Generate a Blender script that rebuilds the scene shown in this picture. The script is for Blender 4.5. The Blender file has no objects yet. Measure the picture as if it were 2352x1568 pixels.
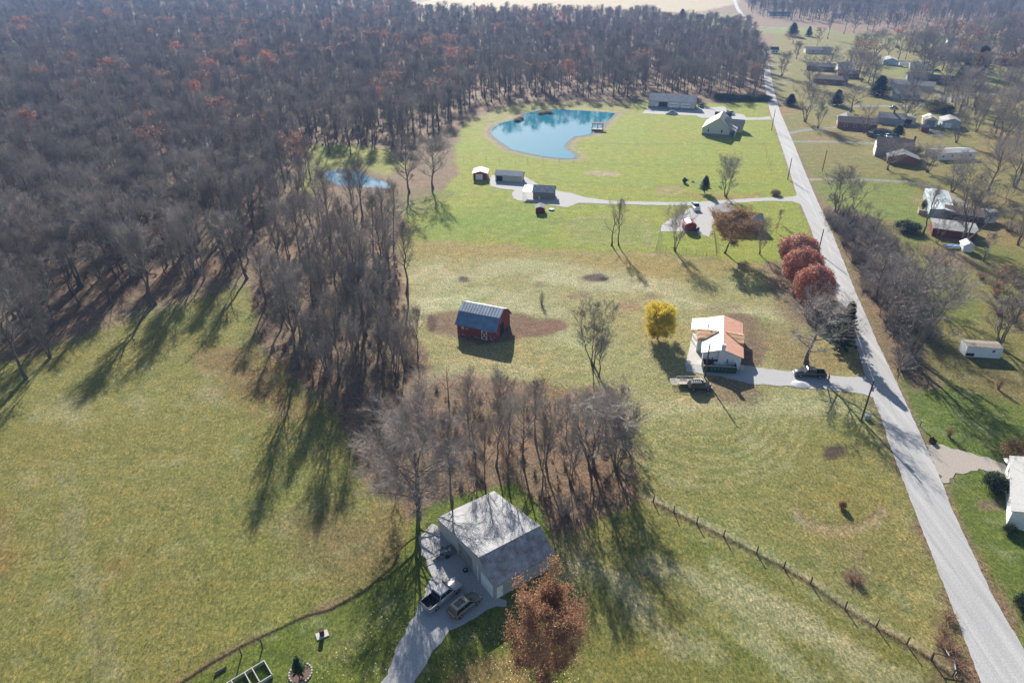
import bpy, math, random
import numpy as np
from mathutils import Vector, Matrix
R=math.radians
sc=bpy.context.scene; COL=sc.collection
# ------------------------------------------------------------ camera, sky, sun, exposure
F=1568.; TH=R(30); H=75.
HAZE=.00014
S_,C_=math.sin(TH),math.cos(TH)
cam=bpy.data.objects.new('camera',bpy.data.cameras.new('camera')); COL.objects.link(cam)
cam.data.lens=24; cam.data.sensor_width=36; cam.data.clip_start=1; cam.data.clip_end=20000
cam.location=(0,0,H); cam.rotation_euler=(R(90)-TH,0,0); sc.camera=cam
SUN_EL=R(26); SUN_AZ=R(-7)     # azimuth from +Y towards +X
w=bpy.data.worlds.new('World'); sc.world=w; w.use_nodes=True
nt=w.node_tree; bg=nt.nodes['Background']; sk=nt.nodes.new('ShaderNodeTexSky')
sk.sky_type='NISHITA'; sk.sun_disc=False; sk.sun_elevation=SUN_EL; sk.sun_rotation=SUN_AZ
sk.air_density=1.0; sk.dust_density=0.6; sk.ozone_density=1.5
nt.links.new(sk.outputs[0],bg.inputs[0]); bg.inputs[1].default_value=0.060
sd=Vector((math.sin(SUN_AZ)*math.cos(SUN_EL),math.cos(SUN_AZ)*math.cos(SUN_EL),math.sin(SUN_EL)))
sl=bpy.data.lights.new('sun','SUN'); sl.energy=4.8; sl.angle=R(.5); sl.color=(1,.94,.84)
so=bpy.data.objects.new('sun',sl); COL.objects.link(so); so.rotation_euler=(-sd).to_track_quat('-Z','Y').to_euler(); so.location=(0,0,200)
vs=sc.view_settings; vs.view_transform='Standard'; vs.look='None'; vs.exposure=1.2; vs.gamma=1
try:
    sc.cycles.max_bounces=5; sc.cycles.diffuse_bounces=2; sc.cycles.glossy_bounces=2; sc.cycles.transparent_max_bounces=6
    sc.cycles.volume_bounces=0; sc.cycles.use_denoising=True
except Exception: pass
# ------------------------------------------------------------ helpers
def P(x,y,z=0.):            # a point of the 2352x1568 photograph laid on the height z
    u=(x-1176)/F; v=(y-784)/F; t=(H-z)/(S_+v*C_)
    return (t*u,t*(C_-v*S_))
def hgt(X,Y,ytop):
    v=(ytop-784)/F          # yc/Zc=v
    # yc=-Y S+(H-h)C ; Zc=Y C+(H-h)S
    dz=(v*Y*C_+Y*S_)/(C_-v*S_)
    return H-dz
def D_(X,Y,z=0.):            # the photograph's pixel of a point of the place
    dz=H-z; Zc=Y*C_+dz*S_; return (1176+F*X/Zc,784+F*(dz*C_-Y*S_)/Zc)
def tz(t,x,y): return (t[0]*588+x/4,t[1]*392+y/4)
def rz(reg,s,x,y): return ((reg[0]+x/s)*.859649,(reg[1]+y/s)*.859649)
_m={}
def mat(name,col,rough=.8,metal=0.,var=.12,scale=2.,bump=0.,spec=.3,col2=None,stripe=None,coat=0.,rnd=0.):
    if name in _m: return _m[name]
    m=bpy.data.materials.new(name); m.use_nodes=True; n=m.node_tree.nodes; l=m.node_tree.links
    b=n['Principled BSDF']; b.inputs['Roughness'].default_value=rough; b.inputs['Metallic'].default_value=metal
    b.inputs['Specular IOR Level'].default_value=spec
    if coat: b.inputs['Coat Weight'].default_value=coat; b.inputs['Coat Roughness'].default_value=.08
    tc=n.new('ShaderNodeTexCoord'); nz=n.new('ShaderNodeTexNoise'); nz.inputs['Scale'].default_value=scale; nz.inputs['Detail'].default_value=5
    nz.inputs['Roughness'].default_value=.65
    l.new(tc.outputs['Object'],nz.inputs['Vector'])
    cr=n.new('ShaderNodeValToRGB'); e=cr.color_ramp.elements; e[0].position=.32; e[1].position=.7
    c2=col2 or tuple(min(1,c*(1+var*1.6)) for c in col)
    e[0].color=(*[c*(1-var*1.6) for c in col],1) if not col2 else (*col,1); e[1].color=(*c2,1)
    l.new(nz.outputs[0],cr.inputs[0]); out=cr.outputs[0]
    if stripe:               # (axis, period metres, darkness): ribs and boards
        ax,per,dk=stripe
        sp=n.new('ShaderNodeSeparateXYZ'); l.new(tc.outputs['Object'],sp.inputs[0])
        ma=n.new('ShaderNodeMath'); ma.operation='MULTIPLY'; ma.inputs[1].default_value=2*math.pi/per; l.new(sp.outputs[ax],ma.inputs[0])
        si=n.new('ShaderNodeMath'); si.operation='SINE'; l.new(ma.outputs[0],si.inputs[0])
        mr=n.new('ShaderNodeMapRange'); mr.inputs[1].default_value=.3; mr.inputs[2].default_value=.95; mr.inputs[3].default_value=1; mr.inputs[4].default_value=1-dk; l.new(si.outputs[0],mr.inputs[0])
        mx=n.new('ShaderNodeMix'); mx.data_type='RGBA'; mx.blend_type='MULTIPLY'; mx.inputs[0].default_value=1
        l.new(out,mx.inputs[6]); l.new(mr.outputs[0],mx.inputs[7]); out=mx.outputs[2]
        bp=n.new('ShaderNodeBump'); bp.inputs['Strength'].default_value=.4; bp.inputs['Distance'].default_value=.03; l.new(si.outputs[0],bp.inputs['Height']); l.new(bp.outputs[0],b.inputs['Normal'])
    elif bump:
        bp=n.new('ShaderNodeBump'); bp.inputs['Strength'].default_value=1; bp.inputs['Distance'].default_value=bump; l.new(nz.outputs[0],bp.inputs['Height']); l.new(bp.outputs[0],b.inputs['Normal'])
    if rnd:
        oi=n.new('ShaderNodeObjectInfo'); mr=n.new('ShaderNodeMapRange'); mr.inputs[3].default_value=1-rnd; mr.inputs[4].default_value=1+rnd; l.new(oi.outputs['Random'],mr.inputs[0])
        mx=n.new('ShaderNodeMix'); mx.data_type='RGBA'; mx.blend_type='MULTIPLY'; mx.inputs[0].default_value=1; l.new(out,mx.inputs[6]); l.new(mr.outputs[0],mx.inputs[7]); out=mx.outputs[2]
    l.new(out,b.inputs['Base Color']); _m[name]=m; return m
class MB:
    def __init__(s): s.v=[]; s.f=[]; s.mi=[]
    def add(s,vs,fs,m=0):
        o=len(s.v); s.v+=[tuple(p) for p in vs]; s.f+=[tuple(i+o for i in f) for f in fs]; s.mi+=[m]*len(fs); return s
    def box(s,x0,y0,z0,x1,y1,z1,m=0,T=None):
        vs=[(x,y,z) for z in (z0,z1) for y in (y0,y1) for x in (x0,x1)]
        if T: vs=[T@Vector(p) for p in vs]
        return s.add(vs,[(0,2,3,1),(4,5,7,6),(0,1,5,4),(2,6,7,3),(0,4,6,2),(1,3,7,5)],m)
    def tube(s,pts,rs,n=6,m=0,cap=True):
        o=len(s.v); k=len(pts)
        for i,p in enumerate(pts):
            a=Vector(pts[max(i-1,0)]); b=Vector(pts[min(i+1,k-1)]); d=(b-a)
            d=d.normalized() if d.length>1e-9 else Vector((0,0,1))
            u=d.cross(Vector((0,0,1)) if abs(d.z)<.9 else Vector((1,0,0))).normalized(); w_=d.cross(u)
            for j in range(n):
                t=2*math.pi*j/n; q=Vector(p)+(u*math.cos(t)+w_*math.sin(t))*rs[i]; s.v.append((q.x,q.y,q.z))
        for i in range(k-1):
            for j in range(n):
                s.f.append((o+i*n+j,o+i*n+(j+1)%n,o+(i+1)*n+(j+1)%n,o+(i+1)*n+j)); s.mi.append(m)
        if cap:
            s.f.append(tuple(o+j for j in range(n))[::-1]); s.f.append(tuple(o+(k-1)*n+j for j in range(n))); s.mi+=[m,m]
        return s
    def spike(s,p,q,r,m=0):
        d=q-p; u=d.cross(Vector((.3,.2,1))); u=u.normalized()*r if u.length>1e-9 else Vector((r,0,0)); w_=d.normalized().cross(u)
        o=len(s.v); s.v+=[tuple(p+u),tuple(p-u*.5+w_*.87),tuple(p-u*.5-w_*.87),tuple(q)]
        s.f+=[(o,o+1,o+3),(o+1,o+2,o+3),(o+2,o,o+3)]; s.mi+=[m]*3
    def prism(s,poly,y0,y1,m=0,ax='y'):     # polygon (a,z) pushed along y (or along x)
        n=len(poly); k=(lambda a,z,t:(a,t,z)) if ax=='y' else (lambda a,z,t:(t,a,z))
        vs=[k(a,z,y0) for a,z in poly]+[k(a,z,y1) for a,z in poly]
        return s.add(vs,[tuple(range(n)),tuple(range(2*n-1,n-1,-1))]+[(i,i+n,(i+1)%n+n,(i+1)%n) for i in range(n)],m)
    def loft(s,rings,m=0,cap=True):
        n=len(rings[0]); o=len(s.v)
        for r in rings: s.v+=[tuple(p) for p in r]
        for i in range(len(rings)-1):
            for j in range(n): s.f.append((o+i*n+j,o+i*n+(j+1)%n,o+(i+1)*n+(j+1)%n,o+(i+1)*n+j)); s.mi.append(m)
        if cap: s.f.append(tuple(o+j for j in range(n))[::-1]); s.f.append(tuple(o+(len(rings)-1)*n+j for j in range(n))); s.mi+=[m,m]
        return s
    def build(s,name,mats,parent=None,smooth=False,loc=None):
        me=bpy.data.meshes.new(name); me.from_pydata(s.v,[],s.f)
        if not isinstance(mats,(list,tuple)): mats=[mats]
        for m in mats: me.materials.append(m)
        me.polygons.foreach_set('material_index',s.mi)
        if smooth: me.polygons.foreach_set('use_smooth',[True]*len(s.f))
        me.update()
        o=bpy.data.objects.new(name,me); COL.objects.link(o)
        if parent: o.parent=parent
        if loc: o.location=loc
        return o
def tag(o,label,cat,group=None):
    o['label']=label; o['category']=cat
    if group: o['group']=group
    return o
def thing(name,label,cat,loc,rz_=0.,group=None):
    o=bpy.data.objects.new(name,None); COL.objects.link(o); o.empty_display_size=.3
    o.location=loc; o.rotation_euler=(0,0,rz_); return tag(o,label,cat,group)
def struct(o): o['kind']='structure'; return o
KIDS={}
def dup(root,loc,rot,label,group,scale=(1,1,1)):
    r=root.copy(); COL.objects.link(r); r.location=loc; r.rotation_euler=(0,0,rot); r.scale=scale; r['label']=label
    if group: r['group']=group
    elif 'group' in r: del r['group']
    for ch in KIDS[root.name]:
        c=ch.copy(); COL.objects.link(c); c.parent=r
        for g in KIDS.get(ch.name,()):
            d=g.copy(); COL.objects.link(d); d.parent=c
    return r
def reg(root):
    KIDS[root.name]=[o for o in COL.objects if o.parent==root]
    for c in KIDS[root.name]: KIDS[c.name]=[o for o in COL.objects if o.parent==c]
    return root
# ------------------------------------------------------------ polygons of the ground (photo points)
def W(pts,z=0): return [P(x,y,z) for x,y in pts]
ROADL=[(2280,1640),(2253,1568),(2224,1488),(2103,1176),(2064,1076),(2039,1009),(2024,959),(2010,926),(1984,851),(1964,784),(1946,742),(1914,662),(1894,617),(1861,522),(1831,450),(1813,392),(1790,322),(1768,255),(1757,200),(1752,150),(1741,110),(1718,60),(1700,35),(1690,20),(1680,-10),(1666,-40)]
ROADR=[(2440,1680),(2383,1568),(2352,1490),(2279,1366),(2226,1251),(2190,1176),(2159,1096),(2114,996),(2076,914),(2041,839),(2014,784),(1995,738),(1969,679),(1939,604),(1909,529),(1877,460),(1848,392),(1824,332),(1791,255),(1776,200),(1767,150),(1754,110),(1728,60),(1709,35),(1698,20),(1686,-10),(1671,-40)]
g1=lambda x,y:rz((1700,240),6.918,x,y)
POND=[(1176,277),(1192,268),(1208,261),(1238,254),(1276,251),(1330,254),(1380,257),(1413,260),(1404,270),(1393,279),(1383,289),(1361,307),(1340,312),(1318,315),(1303,326),(1296,337),(1302,345),(1316,352),(1323,360),(1316,365),(1290,364),(1251,360),(1210,352),(1176,344),(1150,327),(1135,315),(1127,305),(1133,293),(1150,283)]
POND2=[(738,404),(745,395),(770,390),(800,391),(825,393),(845,405),(868,413),(885,418),(898,427),(893,434),(860,431),(830,430),(800,429),(775,424),(755,414)]
DRV={
'farm':[(1573,853),(1575,832),(1612,830),(1700,838),(1764,847),(1819,852),(1870,858),(1914,863),(1960,867),(1987,862),(2012,905),(2004,912),(1976,904),(1930,898),(1901,894),(1850,890),(1804,886),(1764,883),(1722,880),(1700,875),(1640,862)],
'fg':[(868,1640),(879,1568),(898,1521),(911,1483),(933,1441),(958,1396),(980,1351),(988,1321),(981,1296),(966,1261),(962,1233),(993,1200),(1010,1215),(1100,1330),(1140,1370),(1164,1378),(1158,1392),(1130,1396),(1090,1418),(1037,1445),(1010,1475),(985,1510),(965,1540),(955,1568),(948,1640)],
'right':[(2126,1019),(2150,1018),(2189,1029),(2251,1046),(2296,1061),(2420,1090),(2420,1140),(2309,1086),(2280,1082),(2251,1078),(2209,1086),(2184,1094),(2171,1112),(2150,1075)],
'shed':[(1122,412),(1130,402),(1200,403),(1240,425),(1280,438),(1310,443),(1345,453),(1400,461),(1500,464),(1600,464),(1700,457),(1760,454),(1820,452),(1836,446),(1842,470),(1820,463),(1760,461),(1700,466),(1642,470),(1640,505),(1630,545),(1600,534),(1565,532),(1516,531),(1519,517),(1545,500),(1580,482),(1592,472),(1500,471),(1400,468),(1330,466),(1312,472),(1300,476),(1270,472),(1240,466),(1212,463),(1190,461),(1178,454),(1176,445),(1182,437),(1150,433),(1128,428)],
'barn':[g1(110,430),g1(200,350),g1(215,320),g1(1010,370),g1(1060,360),g1(1100,372),g1(1200,310),g1(1340,325),g1(1640,310),g1(1700,420),g1(1960,455),g1(2000,470),g1(2030,516),g1(2352,512),(1768,267),(1772,275),g1(2352,558),g1(1830,562),g1(1700,540),g1(1200,520),g1(1100,475),g1(400,452),g1(110,435)],
}
LINES=[ # gravel lanes: points, width
([(1822,325),(1880,325),(1940,326),(1990,329),(2040,330)],3.2),
([(1812,306),(1840,300),(1870,296),(1925,292),(1960,296)],3.4),
([(1858,412),(1930,411),(2000,413),(2070,416),(2110,421),(2150,434),(2200,458),(2230,480)],3.),
([(1768,237),(1800,236),(1820,232)],4.),([(1760,192),(1790,190),(1815,189)],3.5),([(1756,172),(1785,170),(1815,168)],3.5),([(1752,152),(1790,150),(1815,149)],3.5),
([(1870,242),(1930,243),(2000,243),(2060,245),(2110,242),(2150,238),(2190,226),(2230,219),(2290,214),(2400,205)],5.),
([(2150,238),(2170,222),(2140,205),(2110,200)],5.),([(1695,61),(1750,62),(1800,66),(1900,72)],4.5),([(2180,118),(2260,122),(2400,128)],5.),
([(2080,280),(2140,300),(2160,312)],5.)]
# colours of the ground kinds
HAY=(.208,.197,.056); LAWN=(.130,.160,.028); LAWNF=(.240,.272,.034); LITTER=(.215,.145,.100); TAN=(.27,.225,.12); GOLD=(.27,.21,.065); DIRT=(.19,.125,.085); STRAW=(.44,.41,.27); NBR=(.20,.175,.055)  # LAWNF: yellow-green far lawn, with its backlit brightness put into the colour
def axis(vals):
    out=[vals[0][0]]
    for a,b,st in vals:
        k=max(1,round((b-a)/st)); out+=[a+(b-a)*(i+1)/k for i in range(k)]
    return np.array(out)
ax_=axis([(-9000,-2500,1300),(-2500,-900,160),(-900,-350,14),(-350,-140,2.6),(-140,-80,1.1),(-80,90,.75),(90,220,1.1),(220,420,2.6),(420,900,14),(900,2500,160),(2500,9000,1300)])
ay_=axis([(-400,30,30),(30,40,2),(40,170,.75),(170,330,1.1),(330,560,2.4),(560,1300,9),(1300,2500,80),(2500,9000,1000)])
GX,GY=np.meshgrid(ax_,ay_); gx=GX.ravel(); gy=GY.ravel(); NV=len(gx)
rng=np.random.default_rng(5)
def vnoise(x,y,s,seed=0):
    r=np.random.default_rng(seed).random((256,256)); x=x/s; y=y/s
    xi=np.floor(x).astype(int); yi=np.floor(y).astype(int); fx=x-xi; fy=y-yi; fx=fx*fx*(3-2*fx); fy=fy*fy*(3-2*fy)
    g=lambda a,b:r[a%256,b%256]
    return (g(xi,yi)*(1-fx)+g(xi+1,yi)*fx)*(1-fy)+(g(xi,yi+1)*(1-fx)+g(xi+1,yi+1)*fx)*fy
NZ=(vnoise(gx,gy,6,1)+vnoise(gx,gy,2.3,2)*.6+vnoise(gx,gy,1.1,3)*.4)/2-.5
def sdist(poly,x,y):
    poly=np.array(poly); d=np.full(x.shape,1e9); inside=np.zeros(x.shape,bool)
    for i in range(len(poly)):
        a=poly[i]; b=poly[(i+1)%len(poly)]; e=b-a; t=np.clip(((x-a[0])*e[0]+(y-a[1])*e[1])/(e@e+1e-12),0,1)
        d=np.minimum(d,np.hypot(x-a[0]-t*e[0],y-a[1]-t*e[1]))
        c=((a[1]>y)!=(b[1]>y)); 
        with np.errstate(divide='ignore',invalid='ignore'): xx=(b[0]-a[0])*(y-a[1])/(b[1]-a[1]+1e-15)+a[0]
        inside^=c&(x<xx)
    return np.where(inside,d,-d)
def ldist(line,x,y):
    line=np.array(line); d=np.full(x.shape,1e9)
    for i in range(len(line)-1):
        a=line[i]; e=line[i+1]-a; t=np.clip(((x-a[0])*e[0]+(y-a[1])*e[1])/(e@e+1e-12),0,1)
        d=np.minimum(d,np.hypot(x-a[0]-t*e[0],y-a[1]-t*e[1]))
    return d
gc=np.tile(np.array(LITTER),(NV,1)); gt=np.zeros(NV)    # gt: 0 litter-like speckle, 1 grass
def apply(sel,wt,col,grass):
    global gc
    gc[sel]=gc[sel]*(1-wt[:,None])+np.array(col)*wt[:,None]
    if grass is not None: gt[sel]=gt[sel]*(1-wt)+grass*wt
def paint(pts,col,soft=1.5,amt=1.,grass=1.,nz=2.5,world=False):
    w_=np.array(pts if world else W(pts)); m=soft+nz+1
    sel=np.where((gx>w_[:,0].min()-m)&(gx<w_[:,0].max()+m)&(gy>w_[:,1].min()-m)&(gy<w_[:,1].max()+m))[0]
    if not len(sel): return
    d=sdist(w_,gx[sel],gy[sel])+NZ[sel]*nz*2
    wt=np.clip(d/soft+.5,0,1); wt=wt*wt*(3-2*wt)*amt; apply(sel,wt,col,grass)
def stroke(pts,width,col,amt=1.,grass=1.,nz=1.,soft=None,world=False):
    w_=np.array(pts if world else W(pts)); m=width+nz+1
    sel=np.where((gx>w_[:,0].min()-m)&(gx<w_[:,0].max()+m)&(gy>w_[:,1].min()-m)&(gy<w_[:,1].max()+m))[0]
    if not len(sel): return
    d=width/2-ldist(w_,gx[sel],gy[sel])+NZ[sel]*nz*2; soft=soft or width*.5
    wt=np.clip(d/soft+.5,0,1)*amt; apply(sel,wt,col,grass)
def arc(cx,cy,rx,ry,a0,a1,n=14): return [(cx+rx*math.cos(R(a0+(a1-a0)*i/n)),cy+ry*math.sin(R(a0+(a1-a0)*i/n))) for i in range(n+1)]
# --- fields
paint([(-900,900),(0,836),(80,812),(150,785),(250,752),(330,722),(430,690),(517,664),(568,655),(582,740),(600,800),(650,850),(745,930),(790,1000),(830,1060),(870,1130),(930,1180),(968,1210),(965,1260),(900,1320),(820,1362),(700,1412),(560,1482),(410,1568),(300,1760),(-1200,1760)],HAY,2)
paint([(150,780),(330,700),(450,664),(570,640),(574,655),(517,664),(430,695),(330,728),(250,758)],TAN,2,.5)
paint([(460,820),(560,800),(640,850),(700,930),(640,960),(520,900)],(.22,.13,.065),8,.75,nz=5)
paint([(640,1200),(760,1150),(900,1170),(960,1220),(930,1290),(820,1340),(700,1290)],(.20,.145,.075),10,.7,nz=5)
paint([(0,1180),(40,1200),(20,1300),(0,1310)],(.24,.12,.05),4,.6); paint([(235,1280),(300,1280),(270,1330),(240,1320)],(.22,.14,.05),3,.5)
paint([(150,1180),(170,1180),(260,1568),(200,1568)],(.19,.18,.09),3,.35,nz=3)
for q in [[(160,930),(205,900),(200,960),(190,990)],[(305,900),(330,870),(325,930),(310,960)],[(450,880),(490,850),(480,920),(520,930)],[(30,1090),(80,1080),(60,1110)],[(640,1230),(680,1170),(690,1190),(660,1240)],[(110,940),(160,900),(150,960)]]: paint(q,STRAW,3,.22,nz=5)
for dx_ in (0,34): stroke([(140+dx_*.7,1080),(165+dx_*.8,1250),(200+dx_,1400),(235+dx_*1.2,1568)],1.0,(.27,.25,.15),.35,nz=.5)
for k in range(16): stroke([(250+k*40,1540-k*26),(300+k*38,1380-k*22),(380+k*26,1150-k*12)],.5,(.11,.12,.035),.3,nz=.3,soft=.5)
# dark rim, painted shade of the step from uncut hay to mown lawn
paint([(380,1640),(420,1568),(560,1486),(700,1418),(760,1402),(880,1325),(925,1270),(950,1180),(1000,1150),(1090,1130),(1185,1105),(1235,1150),(1265,1220),(1290,1300),(1318,1360),(1322,1420),(1325,1568),(1340,1760),(300,1760)],LAWN,.8,nz=.3)
stroke([(400,1580),(480,1527),(560,1482),(640,1445),(700,1416),(760,1400),(820,1368),(880,1322),(905,1300),(918,1270)],.5,(.05,.065,.02),.5,nz=.15,soft=.5)
paint([(720,1440),(790,1440),(780,1520),(700,1510)],(.19,.16,.07),5,.5,nz=4)
paint([(1020,1568),(1090,1520),(1150,1490),(1200,1500),(1260,1640),(1240,1760),(1000,1700)],(.25,.18,.075),1.5,.85,nz=1)
paint([(1275,1250),(1300,1235),(1330,1216),(1400,1180),(1480,1142),(1600,1200),(1760,1290),(1900,1365),(2060,1450),(2230,1560),(2330,1700),(2300,1900),(1330,1800),(1322,1420),(1320,1360),(1290,1300)],(.185,.182,.052),1.5)
paint([(1300,1240),(1345,1225),(1370,1300),(1350,1340),(1310,1330)],TAN,4,.8,nz=4)
for q in [([(1500,1290),(1600,1330),(1700,1375),(1800,1420),(1950,1500),(2080,1568)],3.5),([(1640,1300),(1760,1370),(1900,1450),(2000,1500)],2.),([(1400,1330),(1470,1400),(1560,1470),(1640,1500)],3.),([(1350,1300),(1420,1330),(1500,1400)],3.),([(1760,1480),(1850,1560),(1900,1600)],3)]: stroke(q[0],q[1],STRAW,.42,nz=2.5)
# upper pasture
UP=[(985,860),(960,760),(940,690),(925,600),(930,545),(1000,548),(1200,562),(1500,578),(1740,600),(1790,660),(1820,740),(1965,790),(1985,850),(2012,910),(2060,1075),(2100,1176),(2222,1490),(2245,1568),(2180,1540),(1900,1390),(1760,1300),(1600,1215),(1480,1148),(1465,1110),(1480,1040),(1450,960),(1430,900),(1370,880),(1300,900),(1200,880),(1080,850)]
paint(UP,(.285,.262,.115),2)
paint([(930,545),(1200,560),(1500,578),(1740,590),(1780,640),(1600,640),(1300,605),(1100,590),(930,600)],GOLD,6,.8,nz=6)
paint([(1490,960),(1700,950),(1900,960),(2000,960),(2060,1090),(2200,1480),(2050,1440),(1700,1260),(1490,1140)],(.200,.195,.055),12,.8,nz=8)
for q in [([(960,690),(1000,660),(1060,640),(1120,620),(1220,610),(1300,620),(1420,640),(1520,660)],9,.4),([(950,640),(1000,610),(1040,640)],5,.5),([(980,700),(1040,690),(1160,700),(1240,740),(1330,790)],6,.5),([(960,740),(1000,690),(1080,670),(1200,680),(1260,720)],5,.4),([(1540,690),(1580,700),(1700,710),(1780,720)],5,.5),([(1240,640),(1400,655),(1500,660)],5,.55),([(1000,860),(1100,845),(1200,860)],5,.3),([(1440,960),(1600,930),(1900,930),(2000,935)],6,.4)]: stroke(q[0],q[1],STRAW,q[2],nz=4)
for k in range(7): stroke(arc(1640,960,60+k*26,24+k*22,5,160),.7,STRAW,.30,nz=.4)
for k in range(5): stroke(arc(1925,1000,150+k*18,300+k*22,20,110),.6,(.11,.12,.04),.3,nz=.4)
stroke(arc(1925,1165,100,54,5,175),2.2,(.33,.26,.17),.7,nz=1.2); stroke(arc(1922,1158,92,46,15,165),.7,(.13,.10,.06),.8,nz=.4)
for q in [(1912,1040,29,20),(1960,1325,30,24)]: paint(arc(q[0],q[1],q[2],q[3],0,350),(.085,.06,.045),.8,.95,0,nz=1.2)
paint([(1935,1240),(1985,1250),(2000,1350),(1950,1350)],(.24,.2,.13),3,.6,nz=2)
paint([(2150,1400),(2190,1440),(2230,1568),(2150,1568),(2130,1480)],(.17,.12,.075),2,.8,0,nz=2)
for k in range(10): stroke([(1010+k*10,770-k*7),(1120+k*12,705-k*5),(1300+k*8,700-k*6),(1480+k*6,740-k*7)],.5,(.36,.33,.2),.4,nz=.4,soft=.5)
for k in range(8): stroke([(990+k*4,850-k*4),(1100,835-k*7),(1300,850-k*9),(1500,870-k*9)],.4,(.35,.31,.18),.35,nz=.4,soft=.5)
stroke([(1310,440),(1200,480),(1100,470)],1,(.3,.3,.1),.2)
for a,b in (((1690,905),(1745,900)),((1700,915),(1760,905)),((1660,920),(1720,925)),((1715,930),(1770,912))): stroke([a,b],.35,(.12,.085,.055),.6,0,nz=.3,soft=.3)
# dirt round the barn and the farm house
paint([(985,722),(1060,715),(1200,722),(1290,735),(1300,750),(1270,770),(1190,778),(1100,790),(1040,775),(1000,765),(980,745)],DIRT,2,.95,0,nz=1.5)
paint(arc(991,742,12,20,0,350),(.09,.055,.035),.6,.95,0,nz=.5)
paint([(1180,725),(1290,738),(1296,750),(1260,768),(1180,765)],(.19,.105,.07),2,.8,0,nz=1)
paint([(1650,720),(1700,718),(1740,728),(1765,760),(1768,800),(1745,840),(1700,838),(1690,800)],DIRT,1.5,.95,0,nz=1)
paint([(1560,870),(1640,868),(1730,880),(1760,900),(1740,930),(1660,930),(1630,900)],(.21,.155,.10),3,.85,0,nz=2)
paint([(1620,700),(1700,700),(1660,725),(1610,715)],(.2,.14,.09),3,.6,0,nz=3)
paint([(1745,740),(1830,760),(1900,800),(1975,850),(1900,860),(1780,845)],(.24,.185,.085),5,.8,nz=4)
paint([(1770,640),(1800,650),(1830,740),(1790,720)],(.2,.13,.08),4,.7,0,nz=3)
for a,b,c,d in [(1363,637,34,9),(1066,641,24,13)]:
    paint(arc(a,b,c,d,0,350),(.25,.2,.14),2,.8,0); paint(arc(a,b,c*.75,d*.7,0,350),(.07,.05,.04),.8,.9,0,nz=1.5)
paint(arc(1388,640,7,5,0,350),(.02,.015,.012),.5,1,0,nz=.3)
for q in [(1440,700,24,9,(.25,.17,.11)),(1500,680,18,8,(.2,.14,.1)),(1330,680,25,6,(.2,.15,.1)),(1240,655,14,6,(.2,.16,.1)),(1310,905,60,14,(.21,.15,.06))]: paint(arc(*q[:4],0,350),q[4],2,.7,0,nz=3)
# far lawn
paint([(925,545),(930,500),(935,470),(1010,440),(1050,400),(1045,340),(1060,285),(1120,262),(1150,246),(1220,238),(1440,236),(1500,232),(1600,240),(1762,230),(1775,275),(1812,392),(1830,450),(1858,522),(1870,545),(1820,560),(1790,600),(1700,598),(1500,580),(1200,564)],LAWNF,2.5)
paint([(1150,460),(1290,500),(1250,560),(1000,548),(950,520)],(.16,.235,.03),10,.6,nz=6)
paint([(1290,500),(1500,500),(1480,560),(1310,555)],(.22,.225,.07),8,.6,nz=5)
for q in [([(1500,510),(1420,495),(1330,500),(1300,530),(1340,552),(1440,560),(1500,565)],1.2),([(1460,500),(1480,500),(1490,560)],3.)]: stroke(q[0],q[1],(.27,.25,.12),.5)
paint([(1560,440),(1700,450),(1760,440),(1740,455),(1600,462)],(.27,.18,.06),4,.7,nz=4)
paint([(1340,395),(1372,391),(1424,396),(1420,405),(1400,404),(1345,401)],(.36,.29,.19),.8,.95,0,nz=.4)
paint([(1506,425),(1570,429),(1562,447),(1503,445)],(.3,.24,.12),1.5,.8,0,nz=.6)
paint([(1150,246),(1300,232),(1480,240),(1440,262),(1400,254),(1240,244),(1120,285),(1060,290)],(.25,.22,.09),3,.7,nz=3)
for k in range(5): stroke([(1100+k*20,300+k*45),(1300,330+k*45),(1500,330+k*48),(1760,330+k*48)],4,(.13,.19,.02),.25,nz=3)
POW=W(POND); cx_=sum(p[0] for p in POW)/len(POW); cy_=sum(p[1] for p in POW)/len(POW)
def grow(pl,m):
    out=[]; n=len(pl)
    for i in range(n):
        a,b=pl[i-1],pl[(i+1)%n]; t=(b[0]-a[0],b[1]-a[1]); l=math.hypot(*t)+1e-9; out.append((pl[i][0]+t[1]/l*m,pl[i][1]-t[0]/l*m))
    return out
_sg=1 if sum((POW[i-1][0]*POW[i][1]-POW[i][0]*POW[i-1][1]) for i in range(len(POW)))>0 else -1
paint(grow(POW,4.5*_sg),(.30,.25,.15),1.5,.85,0,nz=.8,world=True); paint(grow(POW,2.0*_sg),(.20,.19,.18),.8,.95,0,nz=.5,world=True)
PO2=W(POND2); _s2=1 if sum((PO2[i-1][0]*PO2[i][1]-PO2[i][0]*PO2[i-1][1]) for i in range(len(PO2)))>0 else -1
paint([(700,335),(780,330),(900,340),(930,380),(900,400),(700,395)],LAWNF,6,.8,nz=6); paint([(700,390),(740,380),(720,460),(690,440)],LAWNF,5,.7)
paint(grow(PO2,2.5*_s2),(.16,.11,.07),1,.9,0,nz=.8,world=True)
paint([(900,440),(1000,430),(1050,440),(1000,480),(930,500)],(.16,.15,.05),5,.6,nz=4)
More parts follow.
